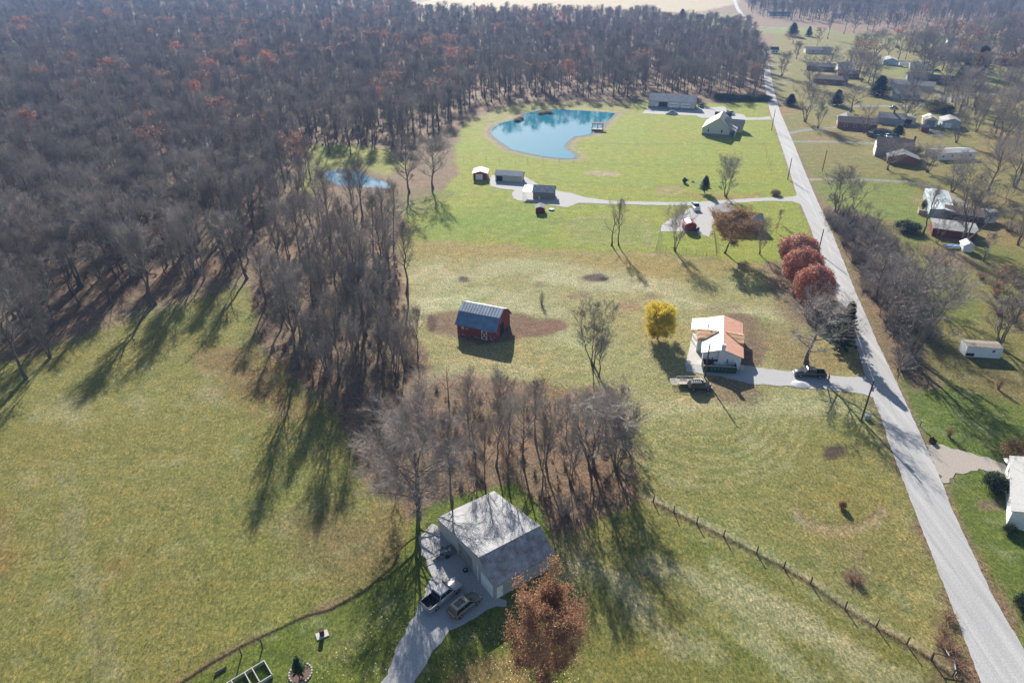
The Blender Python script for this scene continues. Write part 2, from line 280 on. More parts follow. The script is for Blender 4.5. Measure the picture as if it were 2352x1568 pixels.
# right side of the road
paint([(1794,255),(1850,392),(1910,525),(1971,679),(2016,784),(2043,839),(2080,914),(2190,1176),(2290,1380),(2400,1580),(2500,1700),(3000,1700),(2900,900),(2700,400),(2500,215),(2352,140),(2100,100),(1900,70),(1780,60),(1770,150)],NBR,2)
paint([(2050,860),(2100,860),(2352,930),(2500,1000),(2600,1600),(2420,1620),(2300,1380),(2195,1176),(2120,1000)],(.115,.16,.028),3,.9,nz=3)
paint([(1850,395),(1910,525),(1975,680),(2035,830),(2100,900),(2160,880),(2110,760),(2060,640),(2000,500),(1960,470)],LITTER,3,.9,0,nz=3)
paint([(1800,260),(1830,325),(1850,385),(1990,400),(2110,410),(2125,560),(2110,590),(1990,420),(1860,400)],(.16,.18,.04),4,.85,nz=3)
paint([(1862,416),(2100,420),(2130,480),(2130,540),(2050,510),(1900,470)],(.165,.205,.035),3,.85)
paint([(2110,600),(2200,640),(2260,720),(2230,760),(2130,740)],(.15,.18,.035),6,.8,nz=4)
paint([(2120,560),(2230,590),(2270,600),(2220,620),(2130,600)],LITTER,4,.8,0,nz=3); paint([(2210,520),(2300,560),(2352,600),(2250,600)],(.15,.17,.04),5,.8,nz=3)
paint([(2100,760),(2352,840),(2352,930),(2120,850)],(.15,.12,.06),8,.6,nz=5)
for a in [(1800,255,40,12),(1900,320,60,8),(2300,330,60,40),(2180,460,80,20),(2300,500,60,60),(2000,300,80,20)]: paint(arc(*a,0,350),(.26,.17,.075),10,.6,nz=8)
for a in [(2120,170,60,20),(2300,180,60,20),(2080,160,60,10),(2150,90,200,8),(1820,70,100,8),(2050,82,120,5)]: paint(arc(*a,0,350),(.2,.23,.06),10,.75,nz=8)
paint(arc(2270,1158,30,10,0,350),(.2,.15,.11),1,.8,0,nz=.8); paint(arc(2165,1100,40,25,0,350),(.2,.17,.11),4,.7,0,nz=2)
stroke([(2040,835),(2080,912),(2118,996),(2163,1096),(2194,1176),(2230,1251),(2283,1366),(2330,1463),(2390,1568)],.9,(.24,.18,.12),.7,0,nz=.4)
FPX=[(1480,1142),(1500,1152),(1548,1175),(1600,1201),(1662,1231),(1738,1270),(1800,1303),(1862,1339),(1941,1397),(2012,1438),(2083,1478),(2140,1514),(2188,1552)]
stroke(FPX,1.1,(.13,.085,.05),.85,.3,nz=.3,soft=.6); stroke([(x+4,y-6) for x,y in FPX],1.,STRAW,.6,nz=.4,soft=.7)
for k in range(9): stroke([(1500+k*14,1120-k*13),(1700+k*14,1215-k*15),(1900+k*12,1330-k*16),(2060+k*8,1430-k*18)],.5,(.28,.25,.12),.35,nz=.2,soft=.4)
for k in range(16): stroke([(1350+k*34,1240+k*12),(1500+k*38,1330+k*24),(1700+k*40,1470+k*30)],.45,(.31,.30,.16),.32,nz=.2,soft=.4)
for k in range(12): stroke([(-60+k*44,1568),(0+k*40,1300),(60+k*40,1000),(120+k*36,860)],.5,(.27,.24,.12),.38,nz=.3,soft=.5)
for a,b in (((1240,870),(1310,905)),((1250,880),(1330,915)),((1240,893),(1340,925))): stroke([a,b],.5,(.27,.13,.05),.5,nz=.2)
# far fields
paint([(940,28),(955,8),(1010,-3),(1100,-12),(1700,-20),(1688,10),(1600,30),(1500,26),(1300,22),(1200,24),(1100,26)],(.42,.33,.22),14,1,nz=10)
paint([(960,40),(1100,34),(1200,38),(1180,48),(960,50)],(.2,.24,.08),8,.9)
paint([(1530,38),(1600,32),(1690,34),(1720,60),(1690,66),(1560,60)],(.2,.23,.08),8,.9)
for p,w_ in LINES: stroke(p,w_,(.27,.26,.25),1,0,nz=.2,soft=.8)
def sheet(name,polys,z,m,jit=.12,step=1.5):
    mb=MB()
    for poly,jj in polys:
        pts=[]; n=len(poly)
        for i in range(n):
            a=poly[i]; b=poly[(i+1)%n]; L=math.hypot(b[0]-a[0],b[1]-a[1]); k=max(1,min(90,int(L/step)))
            for q in range(k):
                t=q/k; r=random.Random(hash((round(a[0],2),round(a[1],2),q)))
                pts.append((a[0]+(b[0]-a[0])*t+r.uniform(-jj,jj),a[1]+(b[1]-a[1])*t+r.uniform(-jj,jj),z))
        mb.add(pts,[tuple(range(len(pts)))])
    import bmesh
    o=mb.build(name,m); bm=bmesh.new(); bm.from_mesh(o.data); bmesh.ops.triangulate(bm,faces=bm.faces[:],ngon_method='EAR_CLIP'); bmesh.ops.recalc_face_normals(bm,faces=bm.faces[:])
    for f in bm.faces:
        if f.normal.z<0: f.normal_flip()
    bm.to_mesh(o.data); bm.free(); return struct(o)
# ground mesh
nx,ny=len(ax_),len(ay_)
me=bpy.data.meshes.new('ground'); me.vertices.add(NV)
gz=(vnoise(gx,gy,9,7)-.5)*.10*np.clip(gt,0,1)
DPOL=[W(v) for v in DRV.values()]+[POW,PO2,W(ROADL)+W(ROADR)[::-1]]
flat=np.ones(NV)
sel=np.where((gy>30)&(gy<520)&(np.abs(gx)<330))[0]
for pl in DPOL: flat[sel]*=np.clip(-sdist(pl,gx[sel],gy[sel])/2.-.6,0,1)
gz=gz*flat-.055-.02*flat
co=np.stack([gx,gy,gz],1).astype(np.float32); me.vertices.foreach_set('co',co.ravel())
ii=np.arange(nx-1); jj=np.arange(ny-1); A,B=np.meshgrid(ii,jj); a=(B*nx+A).ravel()
quads=np.stack([a,a+1,a+nx+1,a+nx],1).astype(np.int32); nf=len(quads)
me.loops.add(nf*4); me.polygons.add(nf); me.loops.foreach_set('vertex_index',quads.ravel())
me.polygons.foreach_set('loop_start',np.arange(nf,dtype=np.int32)*4); me.polygons.foreach_set('loop_total',np.full(nf,4,np.int32))
me.update(); me.validate()
ca=me.color_attributes.new('cover','FLOAT_COLOR','POINT'); ca.data.foreach_set('color',np.concatenate([gc,gt[:,None]],1).astype(np.float32).ravel())
def ground_mat():
    m=bpy.data.materials.new('ground'); m.use_nodes=True; n=m.node_tree.nodes; l=m.node_tree.links; b=n['Principled BSDF']
    b.inputs['Roughness'].default_value=.9; b.inputs['Specular IOR Level'].default_value=.15
    at=n.new('ShaderNodeAttribute'); at.attribute_name='cover'; tc=n.new('ShaderNodeTexCoord')
    def noise(s,d,r=.6,vec=None):
        q=n.new('ShaderNodeTexNoise'); q.inputs['Scale'].default_value=s; q.inputs['Detail'].default_value=d; q.inputs['Roughness'].default_value=r; l.new(vec or tc.outputs['Object'],q.inputs['Vector']); return q
    def ramp(src,stops):
        c=n.new('ShaderNodeValToRGB'); e=c.color_ramp.elements
        while len(e)<len(stops): e.new(.5)
        for k,(p_,q) in enumerate(stops): e[k].position=p_; e[k].color=(*q,1)
        l.new(src,c.inputs[0]); return c.outputs[0]
    def mul(a_,b_,f=1.,mode='MULTIPLY'):
        x=n.new('ShaderNodeMix'); x.data_type='RGBA'; x.blend_type=mode
        if isinstance(f,float): x.inputs[0].default_value=f
        else: l.new(f,x.inputs[0])
        l.new(a_,x.inputs[6]); l.new(b_,x.inputs[7]); return x.outputs[2]
    big=noise(.045,4); mid=noise(.35,5,.7); mp=n.new('ShaderNodeMapping'); mp.inputs['Scale'].default_value=(1,.55,1); mp.inputs['Rotation'].default_value=(0,0,.5); l.new(tc.outputs['Object'],mp.inputs[0])
    fin=noise(2.8,6,.85,mp.outputs[0]); fin2=noise(8.,3,.7)
    c=mul(at.outputs['Color'],ramp(big.outputs[0],[(.3,(1.10,.98,.9)),(.5,(1,1,1)),(.7,(.92,1.03,.94))]))
    c=mul(c,ramp(mid.outputs[0],[(.28,(.72,.78,.7)),(.5,(1,1,1)),(.72,(1.32,1.18,1.15))]))
    gfin=ramp(fin.outputs[0],[(.36,(.22,.30,.20)),(.47,(.78,.84,.76)),(.55,(1.08,1.05,1.)),(.66,(2.2,1.9,1.95))])
    c=mul(c,gfin,.9)
    c=mul(c,ramp(fin2.outputs[0],[(.3,(.6,.62,.6)),(.7,(1.4,1.36,1.34))]),.7)
    # pale blades lying in the hay
    st=noise(.22,3,.6); pale=n.new('ShaderNodeMapRange'); pale.inputs[1].default_value=.56; pale.inputs[2].default_value=.74; pale.inputs[3].default_value=0; pale.inputs[4].default_value=.4; l.new(st.outputs[0],pale.inputs[0])
    pf=n.new('ShaderNodeMath'); pf.operation='MULTIPLY'; l.new(pale.outputs[0],pf.inputs[0]); l.new(at.outputs['Alpha'],pf.inputs[1])
    pc=n.new('ShaderNodeRGB'); pc.outputs[0].default_value=(.33,.34,.2,1); c=mul(c,mul(pc.outputs[0],gfin,.8),pf.outputs[0],'MIX')
    l.new(c,b.inputs['Base Color'])
    ad=n.new('ShaderNodeMath'); ad.operation='MULTIPLY_ADD'; l.new(fin.outputs[0],ad.inputs[0]); ad.inputs[1].default_value=1.; l.new(mid.outputs[0],ad.inputs[2])
    bp=n.new('ShaderNodeBump'); bp.inputs['Strength'].default_value=.9; bp.inputs['Distance'].default_value=.38; l.new(ad.outputs[0],bp.inputs['Height']); l.new(bp.outputs[0],b.inputs['Normal'])
    return m
me.materials.append(ground_mat()); me.polygons.foreach_set('use_smooth',[True]*nf)
go=bpy.data.objects.new('ground',me); COL.objects.link(go); struct(go)
asph=mat('asphalt',(.29,.288,.29),.85,scale=.9,col2=(.43,.42,.415))
grav=mat('gravel',(.26,.26,.27),.95,var=.35,scale=5.,bump=.02,col2=(.46,.45,.45))
gravd=mat('gravel dirt',(.24,.20,.165),.95,var=.35,scale=5,bump=.012,col2=(.42,.385,.35))
_n=asph.node_tree.nodes; _l=asph.node_tree.links; _nz=next(q for q in _n if q.type=='TEX_NOISE'); _tc=next(q for q in _n if q.type=='TEX_COORD')
_mp=_n.new('ShaderNodeMapping'); _mp.inputs['Rotation'].default_value=(0,0,R(13)); _mp.inputs['Scale'].default_value=(1.,.04,1); _l.new(_tc.outputs['Object'],_mp.inputs[0]); _l.new(_mp.outputs[0],_nz.inputs['Vector'])
_b=_n['Principled BSDF']; _src=_b.inputs['Base Color'].links[0].from_socket; _vo=_n.new('ShaderNodeTexVoronoi'); _vo.feature='DISTANCE_TO_EDGE'; _vo.inputs['Scale'].default_value=.07; _l.new(_tc.outputs['Object'],_vo.inputs['Vector'])
_f=_n.new('ShaderNodeTexNoise'); _f.inputs['Scale'].default_value=5; _f.inputs['Detail'].default_value=4; _l.new(_tc.outputs['Object'],_f.inputs[0]); _r1=_n.new('ShaderNodeMapRange'); _r1.inputs[1].default_value=.0; _r1.inputs[2].default_value=.012; _r1.inputs[3].default_value=.97; _r1.inputs[4].default_value=1.; _l.new(_vo.outputs[0],_r1.inputs[0]); _r2=_n.new('ShaderNodeMapRange'); _r2.inputs[1].default_value=.3; _r2.inputs[2].default_value=.7; _r2.inputs[3].default_value=.8; _r2.inputs[4].default_value=1.15; _l.new(_f.outputs[0],_r2.inputs[0]); _mm=_n.new('ShaderNodeMath'); _mm.operation='MULTIPLY'; _l.new(_r1.outputs[0],_mm.inputs[0]); _l.new(_r2.outputs[0],_mm.inputs[1]); _mx=_n.new('ShaderNodeMix'); _mx.data_type='RGBA'; _mx.blend_type='MULTIPLY'; _mx.inputs[0].default_value=1; _l.new(_src,_mx.inputs[6]); _l.new(_mm.outputs[0],_mx.inputs[7]); _l.new(_mx.outputs[2],_b.inputs['Base Color'])
sheet('road',[(W(ROADL)+W(ROADR)[::-1],.07)],.004,asph,step=.8)
sheet('driveway',[(W(DRV[k]),.28) for k in ('farm','fg')],-.002,grav,step=.8)
sheet('gravel_lane',[(W(DRV[k]),.25) for k in ('shed','barn')],-.002,mat('gravel far',(.30,.295,.29),.95,var=.2,scale=2,bump=.03,col2=(.42,.41,.4)),step=1.2)
sheet('dirt_driveway',[(W(DRV['right']),.35)],-.003,gravd,step=.8)
def water(name,pl,col):
    m=bpy.data.materials.new(name+' water'); m.use_nodes=True; n=m.node_tree.nodes; l=m.node_tree.links; b=n['Principled BSDF']
    b.inputs['Base Color'].default_value=(*col,1); b.inputs['Roughness'].default_value=.03; b.inputs['IOR'].default_value=1.36; b.inputs['Specular IOR Level'].default_value=.42
    nz=n.new('ShaderNodeTexNoise'); nz.inputs['Scale'].default_value=.7; nz.inputs['Detail'].default_value=3; tc=n.new('ShaderNodeTexCoord'); l.new(tc.outputs['Object'],nz.inputs[0])
    bp=n.new('ShaderNodeBump'); bp.inputs['Distance'].default_value=.02; bp.inputs['Strength'].default_value=.25; l.new(nz.outputs[0],bp.inputs['Height']); l.new(bp.outputs[0],b.inputs['Normal'])
    return sheet(name,[(pl,.15)],0.0,m,step=1.)
water('pond',POW,(.012,.165,.235)); water('small_pond',PO2,(.08,.19,.28))
# ------------------------------------------------------------ trees
BARK=mat('bark',(.07,.06,.052),.95,var=.35,scale=1.5,bump=.02,col2=(.19,.165,.145))
BARKP=mat('pale bark',(.16,.145,.13),.9,var=.3,scale=1.2,col2=(.36,.34,.31))
TWIG=mat('twig',(.185,.158,.138),.85,var=.2,scale=.3,col2=(.37,.325,.285),rnd=.36)
TWIGP=mat('pale twig',(.16,.13,.115),.8,var=.2,scale=.6,col2=(.40,.35,.32),rnd=.1)
def leafmat(name,c1,c2,scale=.9):
    m=mat(name,c1,.6,var=.2,scale=scale,col2=c2,spec=.4); b=m.node_tree.nodes['Principled BSDF']
    n=m.node_tree.nodes; l=m.node_tree.links; tr=n.new('ShaderNodeBsdfTranslucent'); ms=n.new('ShaderNodeMixShader'); ms.inputs[0].default_value=.35
    src=b.inputs['Base Color'].links[0].from_socket; l.new(src,tr.inputs[0]); l.new(b.outputs[0],ms.inputs[1]); l.new(tr.outputs[0],ms.inputs[2]); l.new(ms.outputs[0],n['Material Output'].inputs[0]); return m
LRUST=leafmat('rust leaves',(.22,.10,.052),(.52,.30,.17)); LRED=leafmat('red leaves',(.30,.085,.05),(.56,.25,.15)); LWOOD=leafmat('woods rust leaves',(.16,.075,.05),(.34,.19,.13)); LORANGE=leafmat('orange leaves',(.22,.13,.03),(.46,.25,.10))
LYEL=leafmat('yellow leaves',(.58,.43,.02),(.85,.68,.05)); LDARK=leafmat('dark needles',(.012,.028,.013),(.035,.065,.025),1.5); LGREEN=leafmat('green needles',(.03,.07,.02),(.09,.15,.035),1.2)
LTAN=leafmat('dry grass blades',(.26,.15,.05),(.5,.36,.18)); LBUSH=leafmat('dull bush leaves',(.05,.05,.03),(.12,.10,.06)); LOLIVE=leafmat('olive leaves',(.10,.10,.02),(.26,.22,.05))
def rand_dir(r,d,ang):
    u=d.cross(Vector((r.uniform(-1,1),r.uniform(-1,1),r.uniform(-1,1)))); u=u.normalized() if u.length>1e-6 else Vector((1,0,0))
    return (Matrix.Rotation(ang,3,u)@d).normalized()
def tree(seed,Ht=10.,Rc=3.,base=.35,limbs=11,sub=6,ss=6,tw=6,tr=.016,up=.55,multi=1,shape='oval',twr=.014,leaf=0,lsz=.16,lean=0.,droop=0.,lflat=.5):
    """one tree about Ht tall with a crown of radius Rc; returns builders of trunk+limbs, twigs and leaves"""
    r=random.Random(seed); T=MB(); Cn=MB(); Lf=MB(); tips=[]
    stems=[]
    for k in range(multi):
        a=2*math.pi*k/max(multi,1)+r.uniform(0,1); off=(0 if multi==1 else .18+.05*multi)
        pts=[]; x=off*math.cos(a)*.6; y=off*math.sin(a)*.6; n=8; hh=Ht*(.86 if multi==1 else r.uniform(.62,.85)); px,py=x,y
        tilt=(0 if multi==1 else r.uniform(.1,.28))
        for i in range(n+1):
            z=hh*i/n; px+=r.uniform(-.02,.02)*Ht+tilt*math.cos(a)*hh/n+lean*hh/n; py+=r.uniform(-.02,.02)*Ht+tilt*math.sin(a)*hh/n
            if i==0: px,py=x,y
            pts.append(Vector((px,py,z)))
        r0=Ht*tr*(1 if multi==1 else 1.2/math.sqrt(multi)); rs=[r0*(1-.85*(i/n)**.8)*(1.35 if i==0 else 1) for i in range(n+1)]
        pts0=[Vector((pts[0].x,pts[0].y,-.4))]+pts; T.tube(pts0,[rs[0]]+rs,7); stems.append((pts,rs))
    def prof(h):
        if shape=='oval': return math.sqrt(max(.04,1-((h-.45)/.62)**2))
        if shape=='vase': return .35+.75*h
        if shape=='cone': return 1.05-h*.95
        if shape=='round': return math.sqrt(max(.03,1-((h-.5)/.53)**2))
        return 1
    for si,(pts,rs) in enumerate(stems):
        nl=max(3,limbs//len(stems))
        for k in range(nl):
            h=(k+r.uniform(.0,.9))/nl; t=base+(1-base)*h; f=t*8; i=min(7,int(f)); p=pts[i].lerp(pts[i+1],f-i)
            a=2.4*k+r.uniform(-.6,.6)+si*1.3; el=(up+.55*h)*r.uniform(.75,1.25); d=Vector((math.cos(a)*math.cos(el),math.sin(a)*math.cos(el),math.sin(el)))
            L=Rc*prof(h)*r.uniform(.8,1.15)/max(.45,math.cos(el)); L=min(L,Ht*.62,(Ht*1.02-p.z)/max(.15,math.sin(el))*1.0 if el>.3 else 99)
            rb=rs[i]*(.55 if h<.8 else .8)*min(1,.5+L/Rc*.5); lp=[p]; lr=[rb]; dd=d
            for q in range(5):
                dd=(dd+Vector((r.uniform(-.16,.16),r.uniform(-.16,.16),r.uniform(-.06,.2)-droop))).normalized(); lp.append(lp[-1]+dd*L/5); lr.append(rb*(1-.17*(q+1))+.004)
            T.tube(lp,lr,5,cap=False)
            for s in range(sub):
                f2=.22+.78*(s+r.random())/sub; j=min(4,int(f2*5)); sp=lp[j].lerp(lp[j+1],f2*5-j); d0=(lp[j+1]-lp[j]).normalized()
                d1=rand_dir(r,d0,r.uniform(.45,.95)); d1=(d1+Vector((0,0,.18-droop*2))).normalized(); L1=L*(.48-.22*f2)*r.uniform(.7,1.3); r1=max(.012,lr[j]*.5)
                bp=[sp]; 
                for q in range(3): d1=(d1+Vector((r.uniform(-.2,.2),r.uniform(-.2,.2),r.uniform(-.08,.18)-droop))).normalized(); bp.append(bp[-1]+d1*L1/3)
                Cn.tube(bp,[r1,r1*.75,r1*.5,r1*.3],3,cap=False)
                for u in range(ss):
                    f3=.15+.85*(u+r.random())/ss; j3=min(2,int(f3*3)); tp=bp[j3].lerp(bp[j3+1],f3*3-j3)
                    d2=rand_dir(r,(bp[j3+1]-bp[j3]).normalized(),r.uniform(.4,1.)); d2=(d2+Vector((0,0,.12-droop*3))).normalized(); L2=L1*.5*r.uniform(.6,1.3)
                    e=tp+d2*L2; r2=twr*1.25; Cn.spike(tp,e,r2)
                    tips.append(e); 
                    for v in range(tw):
                        f4=r.uniform(.15,1); tq=tp.lerp(e,f4); d3=rand_dir(r,d2,r.uniform(.35,.9)); d3.z-=droop*2; Cn.spike(tq,tq+d3*L2*r.uniform(.35,.75),twr*.75)
                        if leaf and v<leaf: tips.append(tq+d3*L2*.4)
    if leaf:
        for t in tips:
            for _ in range(leaf):
                c=t+Vector((r.gauss(0,.28),r.gauss(0,.28),r.gauss(0,.28)-abs(droop)*r.random()*2.5)); s=lsz*r.uniform(.6,1.3)
                n_=Vector((r.gauss(0,1),r.gauss(0,1),r.gauss(0,1)+lflat)).normalized(); u=n_.cross(Vector((r.random(),r.random(),.3))).normalized(); v_=n_.cross(u)
                Lf.add([c+u*s,c+v_*s*.7,c-u*s,c-v_*s*.7],[(0,1,2,3)])
    return T,Cn,Lf
def conifer(seed,Ht,Rc,low=.08,n=120,mat_=None):
    r=random.Random(seed); T=MB(); Cn=MB(); T.tube([(0,0,-.3),(0,0,Ht*.5),(0,0,Ht*.97)],[Ht*.02,Ht*.012,.02],6)
    for k in range(n):
        h=low+(1-low)*(k/n)**.9; z=Ht*h; L=Rc*(1-h)**.8*r.uniform(.75,1.15)+.15; a=2.4*k+r.random()*.5; d=Vector((math.cos(a),math.sin(a),-.12+.5*h)).normalized()
        p=Vector((0,0,z)); Cn.spike(p,p+d*L,.03)
        m=int(16+L*26)
        for q in range(m):
            f=r.uniform(.12,1); c=p+d*L*f; s=(.16+.13*r.random())*(1.25-f*.5); dd=rand_dir(r,d,r.uniform(.2,1.1)); dd.z-=.12; e=c+dd.normalized()*s*2.2; u=dd.cross(Vector((0,0,1))).normalized()*s*.5
            Cn.add([c-u*.3,c+u*.3,e+u,e-u],[(0,1,2,3)])
    return T,Cn
def bush(seed,Rb,Hb,n,leafn,lsz,tw=.012):
    r=random.Random(seed); S=MB(); Lf=MB()
    for k in range(n):
        a=r.uniform(0,6.28); t=math.sqrt(r.random()); e=Vector((Rb*t*math.cos(a),Rb*t*math.sin(a),Hb*(1-.55*t*t)*r.uniform(.75,1.1))); p=Vector((e.x*.2,e.y*.2,-.1)); m=(p+e)/2+Vector((r.uniform(-.2,.2),r.uniform(-.2,.2),.15))
        S.tube([p,m,e],[tw*1.8,tw*1.3,tw*.6],3,cap=False)
        for _ in range(5):
            q=m.lerp(e,r.random()); d=rand_dir(r,(e-m).normalized(),r.uniform(.4,1.1)); S.spike(q,q+d*Rb*.35*r.random()+d*.1,tw*.8)
        for _ in range(leafn):
            c=m.lerp(e,r.uniform(.1,1.05))+Vector((r.gauss(0,.16),r.gauss(0,.16),r.gauss(0,.12)))*Rb; s=lsz*r.uniform(.6,1.3); c.z=max(.03,c.z)
            n_=Vector((r.gauss(0,1),r.gauss(0,1),r.gauss(0,1)+.6)).normalized(); u=n_.cross(Vector((r.random(),r.random(),.3))).normalized(); v_=n_.cross(u)
            Lf.add([c+u*s,c+v_*s*.7,c-u*s,c-v_*s*.7],[(0,1,2,3)])
    return S,Lf
_used=set(); PROTO={}
def proto(key,name,cat,parts):
    """parts: (name, builder, material, smooth); kept aside until the first tree of the kind is placed"""
    PROTO[key]=dict(name=name,cat=cat,meshes=[])
    for nm,b,m in parts:
        o=b.build(nm,m); PROTO[key]['meshes'].append((nm,o.data)); bpy.data.objects.remove(o)
    zs=[v.co.z for _,me_ in PROTO[key]['meshes'] for v in me_.vertices]; PROTO[key]['h']=max(zs)
    rr=sorted(math.hypot(v.co.x,v.co.y) for v in PROTO[key]['meshes'][-1][1].vertices); PROTO[key]['r']=rr[int(len(rr)*.93)]
def plant(key,x,y,h,label,group=None,rad=None,rot=None,tilt=0.,z=0.):
    p=PROTO[key]; s=h/p['h']; sr=s if rad is None else rad/p['r']
    o=bpy.data.objects.new(p['name'],None); COL.objects.link(o); o.empty_display_size=.3
    o.location=(x,y,z); o.rotation_euler=(0,tilt,rot if rot is not None else TR.uniform(0,6.28)); o.scale=(sr,sr,s); tag(o,label,p['cat'],group)
    for nm,me_ in p['meshes']:
        c=bpy.data.objects.new(nm,me_); COL.objects.link(c); c.parent=o
    return o
TR=random.Random(77)
for k in range(5): T,C,_=tree(100+k,20,3.3+.3*k,.40,15,8,7,6,tr=.0155,up=.95,twr=.0165); proto('F%d'%k,'bare_tree','tree',[('trunk',T,BARK),('crown',C,TWIG)])
for k in range(3): T,C,_=tree(200+k,17,6,.22,17,9,8,8,tr=.020,up=.42,shape='round',twr=.016); proto('O%d'%k,'bare_tree','tree',[('trunk',T,BARK),('crown',C,TWIG)])
for k in range(3): T,C,_=tree(300+k,15,4.5,.18,20,9,8,8,tr=.016,up=.85,multi=3+k,shape='vase',twr=.0155); proto('V%d'%k,'bare_tree','tree',[('trunk',T,BARK),('crown',C,TWIG)])
for k in range(2): T,C,_=tree(400+k,9,2.4,.25,13,7,7,6,tr=.013,up=.8,multi=1+k*2,shape='vase',twr=.015); proto('S%d'%k,'bare_tree','tree',[('trunk',T,BARK),('crown',C,TWIG)])
T,C,_=tree(501,20,5,.35,13,7,7,6,tr=.013,up=.6,twr=.018); proto('P0','bare_tree','tree',[('trunk',T,BARKP),('crown',C,TWIGP)])
for k in range(2): T,C,L=tree(600+k,18,4.5,.4,11,5,5,3,tr=.013,up=.65,leaf=2,lsz=.2,twr=.016); proto('R%d'%k,'rust_leaved_tree','tree',[('trunk',T,BARK),('crown',C,TWIG),('foliage',L,[LWOOD,LRED][k])])
T,C,_=tree(700,22,9.2,.16,30,12,10,9,tr=.020,up=.38,multi=2,shape='round',twr=.018); proto('BIG','bare_tree','tree',[('trunk',T,BARK),('crown',C,TWIGP)])
T,C,L=tree(701,12,4.4,.12,30,8,7,5,tr=.016,up=.35,shape='round',leaf=4,lsz=.10,twr=.013); proto('OAKRUST','rust_leaved_tree','tree',[('trunk',T,BARK),('crown',C,TWIGP),('foliage',L,LRUST)])
T,C,L=tree(702,14,6.4,.28,20,9,7,5,tr=.020,up=.45,shape='round',leaf=3,lsz=.15,droop=.03); proto('ORANGE','orange_leaved_tree','tree',[('trunk',T,BARK),('crown',C,TWIG),('foliage',L,LORANGE)])
T,C,L=tree(703,9,3.0,.08,30,8,6,4,tr=.02,up=.8,shape='oval',leaf=5,lsz=.13,droop=.10); proto('WILLOW','willow_tree','tree',[('trunk',T,BARK),('crown',C,TWIG),('foliage',L,LYEL)])
for k in range(2):
    T,C,_=tree(704+k,8.4,2.9,.06,22,6,5,2,tr=.018,up=.8,shape='oval'); L=MB(); r=random.Random(40+k)
    for q in range(11500):
        th=r.uniform(0,6.283); ph=math.acos(r.uniform(-.8,1)); bump=1+.09*math.sin(3*th+k)*math.sin(4*ph)+.07*math.sin(9*th+5*ph)*math.sin(7*ph); rr_=bump*(1-abs(r.gauss(0,.17)))
        c=Vector((3.6*rr_*math.sin(ph)*math.cos(th),3.6*rr_*math.sin(ph)*math.sin(th),4.7+4.3*rr_*math.cos(ph))); n_=(Vector((c.x,c.y,(c.z-4.7)*.8)).normalized()+Vector((r.gauss(0,.6),r.gauss(0,.6),r.gauss(0,.6)))).normalized(); u=n_.cross(Vector((r.random(),r.random(),.3))).normalized(); v_=n_.cross(u); s_=.15*r.uniform(.6,1.3)
        L.add([c+u*s_,c+v_*s_*.7,c-u*s_,c-v_*s_*.7],[(0,1,2,3)])
    proto('PEAR%d'%k,'red_leaved_tree','tree',[('trunk',T,BARK),('crown',C,TWIG),('foliage',L,LRED)])
T,C=conifer(706,11,2.9,n=130); proto('CON','conifer','tree',[('trunk',T,BARK),('crown',C,LDARK)])
T,C=conifer(707,9,2.9,.2,n=90); proto('PINE','conifer','tree',[('trunk',T,BARK),('crown',C,LGREEN)])
T,C,_=tree(708,13,4,.3,6,4,3,2,tr=.022,up=.7,twr=.012); proto('SNAG','bare_tree','tree',[('trunk',T,BARK),('crown',C,TWIG)])
T,C,_=tree(709,3.2,.8,.35,7,3,3,2,tr=.012,up=.7,twr=.008); proto('SAP','sapling','sapling',[('trunk',T,BARK),('crown',C,TWIG)])
S,L=bush(801,1.9,2.3,70,0,.1,.018); proto('BR0','bush','bush',[('stems',S,TWIG)])
S,L=bush(802,1.4,1.8,60,8,.07,.014); proto('BR1','bush','bush',[('stems',S,mat('brown stems',(.16,.10,.075),.9,col2=(.3,.19,.14),rnd=.2)),('leaves',L,LRUST)])
S,L=bush(803,1.8,1.9,110,70,.075); proto('BDARK','evergreen_bush','bush',[('stems',S,TWIG),('foliage',L,LDARK)])
S,L=bush(804,1.6,1.6,160,45,.07,.02); proto('BTAN','ornamental_grass','bush',[('stems',S,LTAN),('blades',L,LTAN)])
S,L=bush(805,1.6,2.,80,30,.08); proto('BOL','bush','bush',[('stems',S,TWIG),('foliage',L,LOLIVE)])
def at(x,y): return P(x,y)
def tr(key,bx,by,ty,label,radpx=None,group=None,rot=None,tilt=0.):
    X,Y=P(bx,by); h=max(1.,hgt(X,Y,ty)); rad=None
    if radpx: rad=radpx/(C_*(by+ -784+F*math.tan(TH))/H) if False else radpx*((Y*C_+(H-h*.6)*S_)/F)
    return plant(key,X,Y,h*.98,label,group,rad,rot,tilt)
def inside(poly,x,y): return bool((sdist(poly,np.array([x]),np.array([y]))>0)[0])
def scatter(poly,n,dmin,seed,avoid=()):
    r=random.Random(seed); xs=[p[0] for p in poly]; ys=[p[1] for p in poly]; out=[]; k=0
    while len(out)<n and k<n*60:
        k+=1; x=r.uniform(min(xs),max(xs)); y=r.uniform(min(ys),max(ys))
        if any(math.hypot(x-a,y-b)<dmin for a,b in out): continue
        if inside(poly,x,y) and not any(inside(q,x,y) for q in avoid): out.append((x,y))
    return out
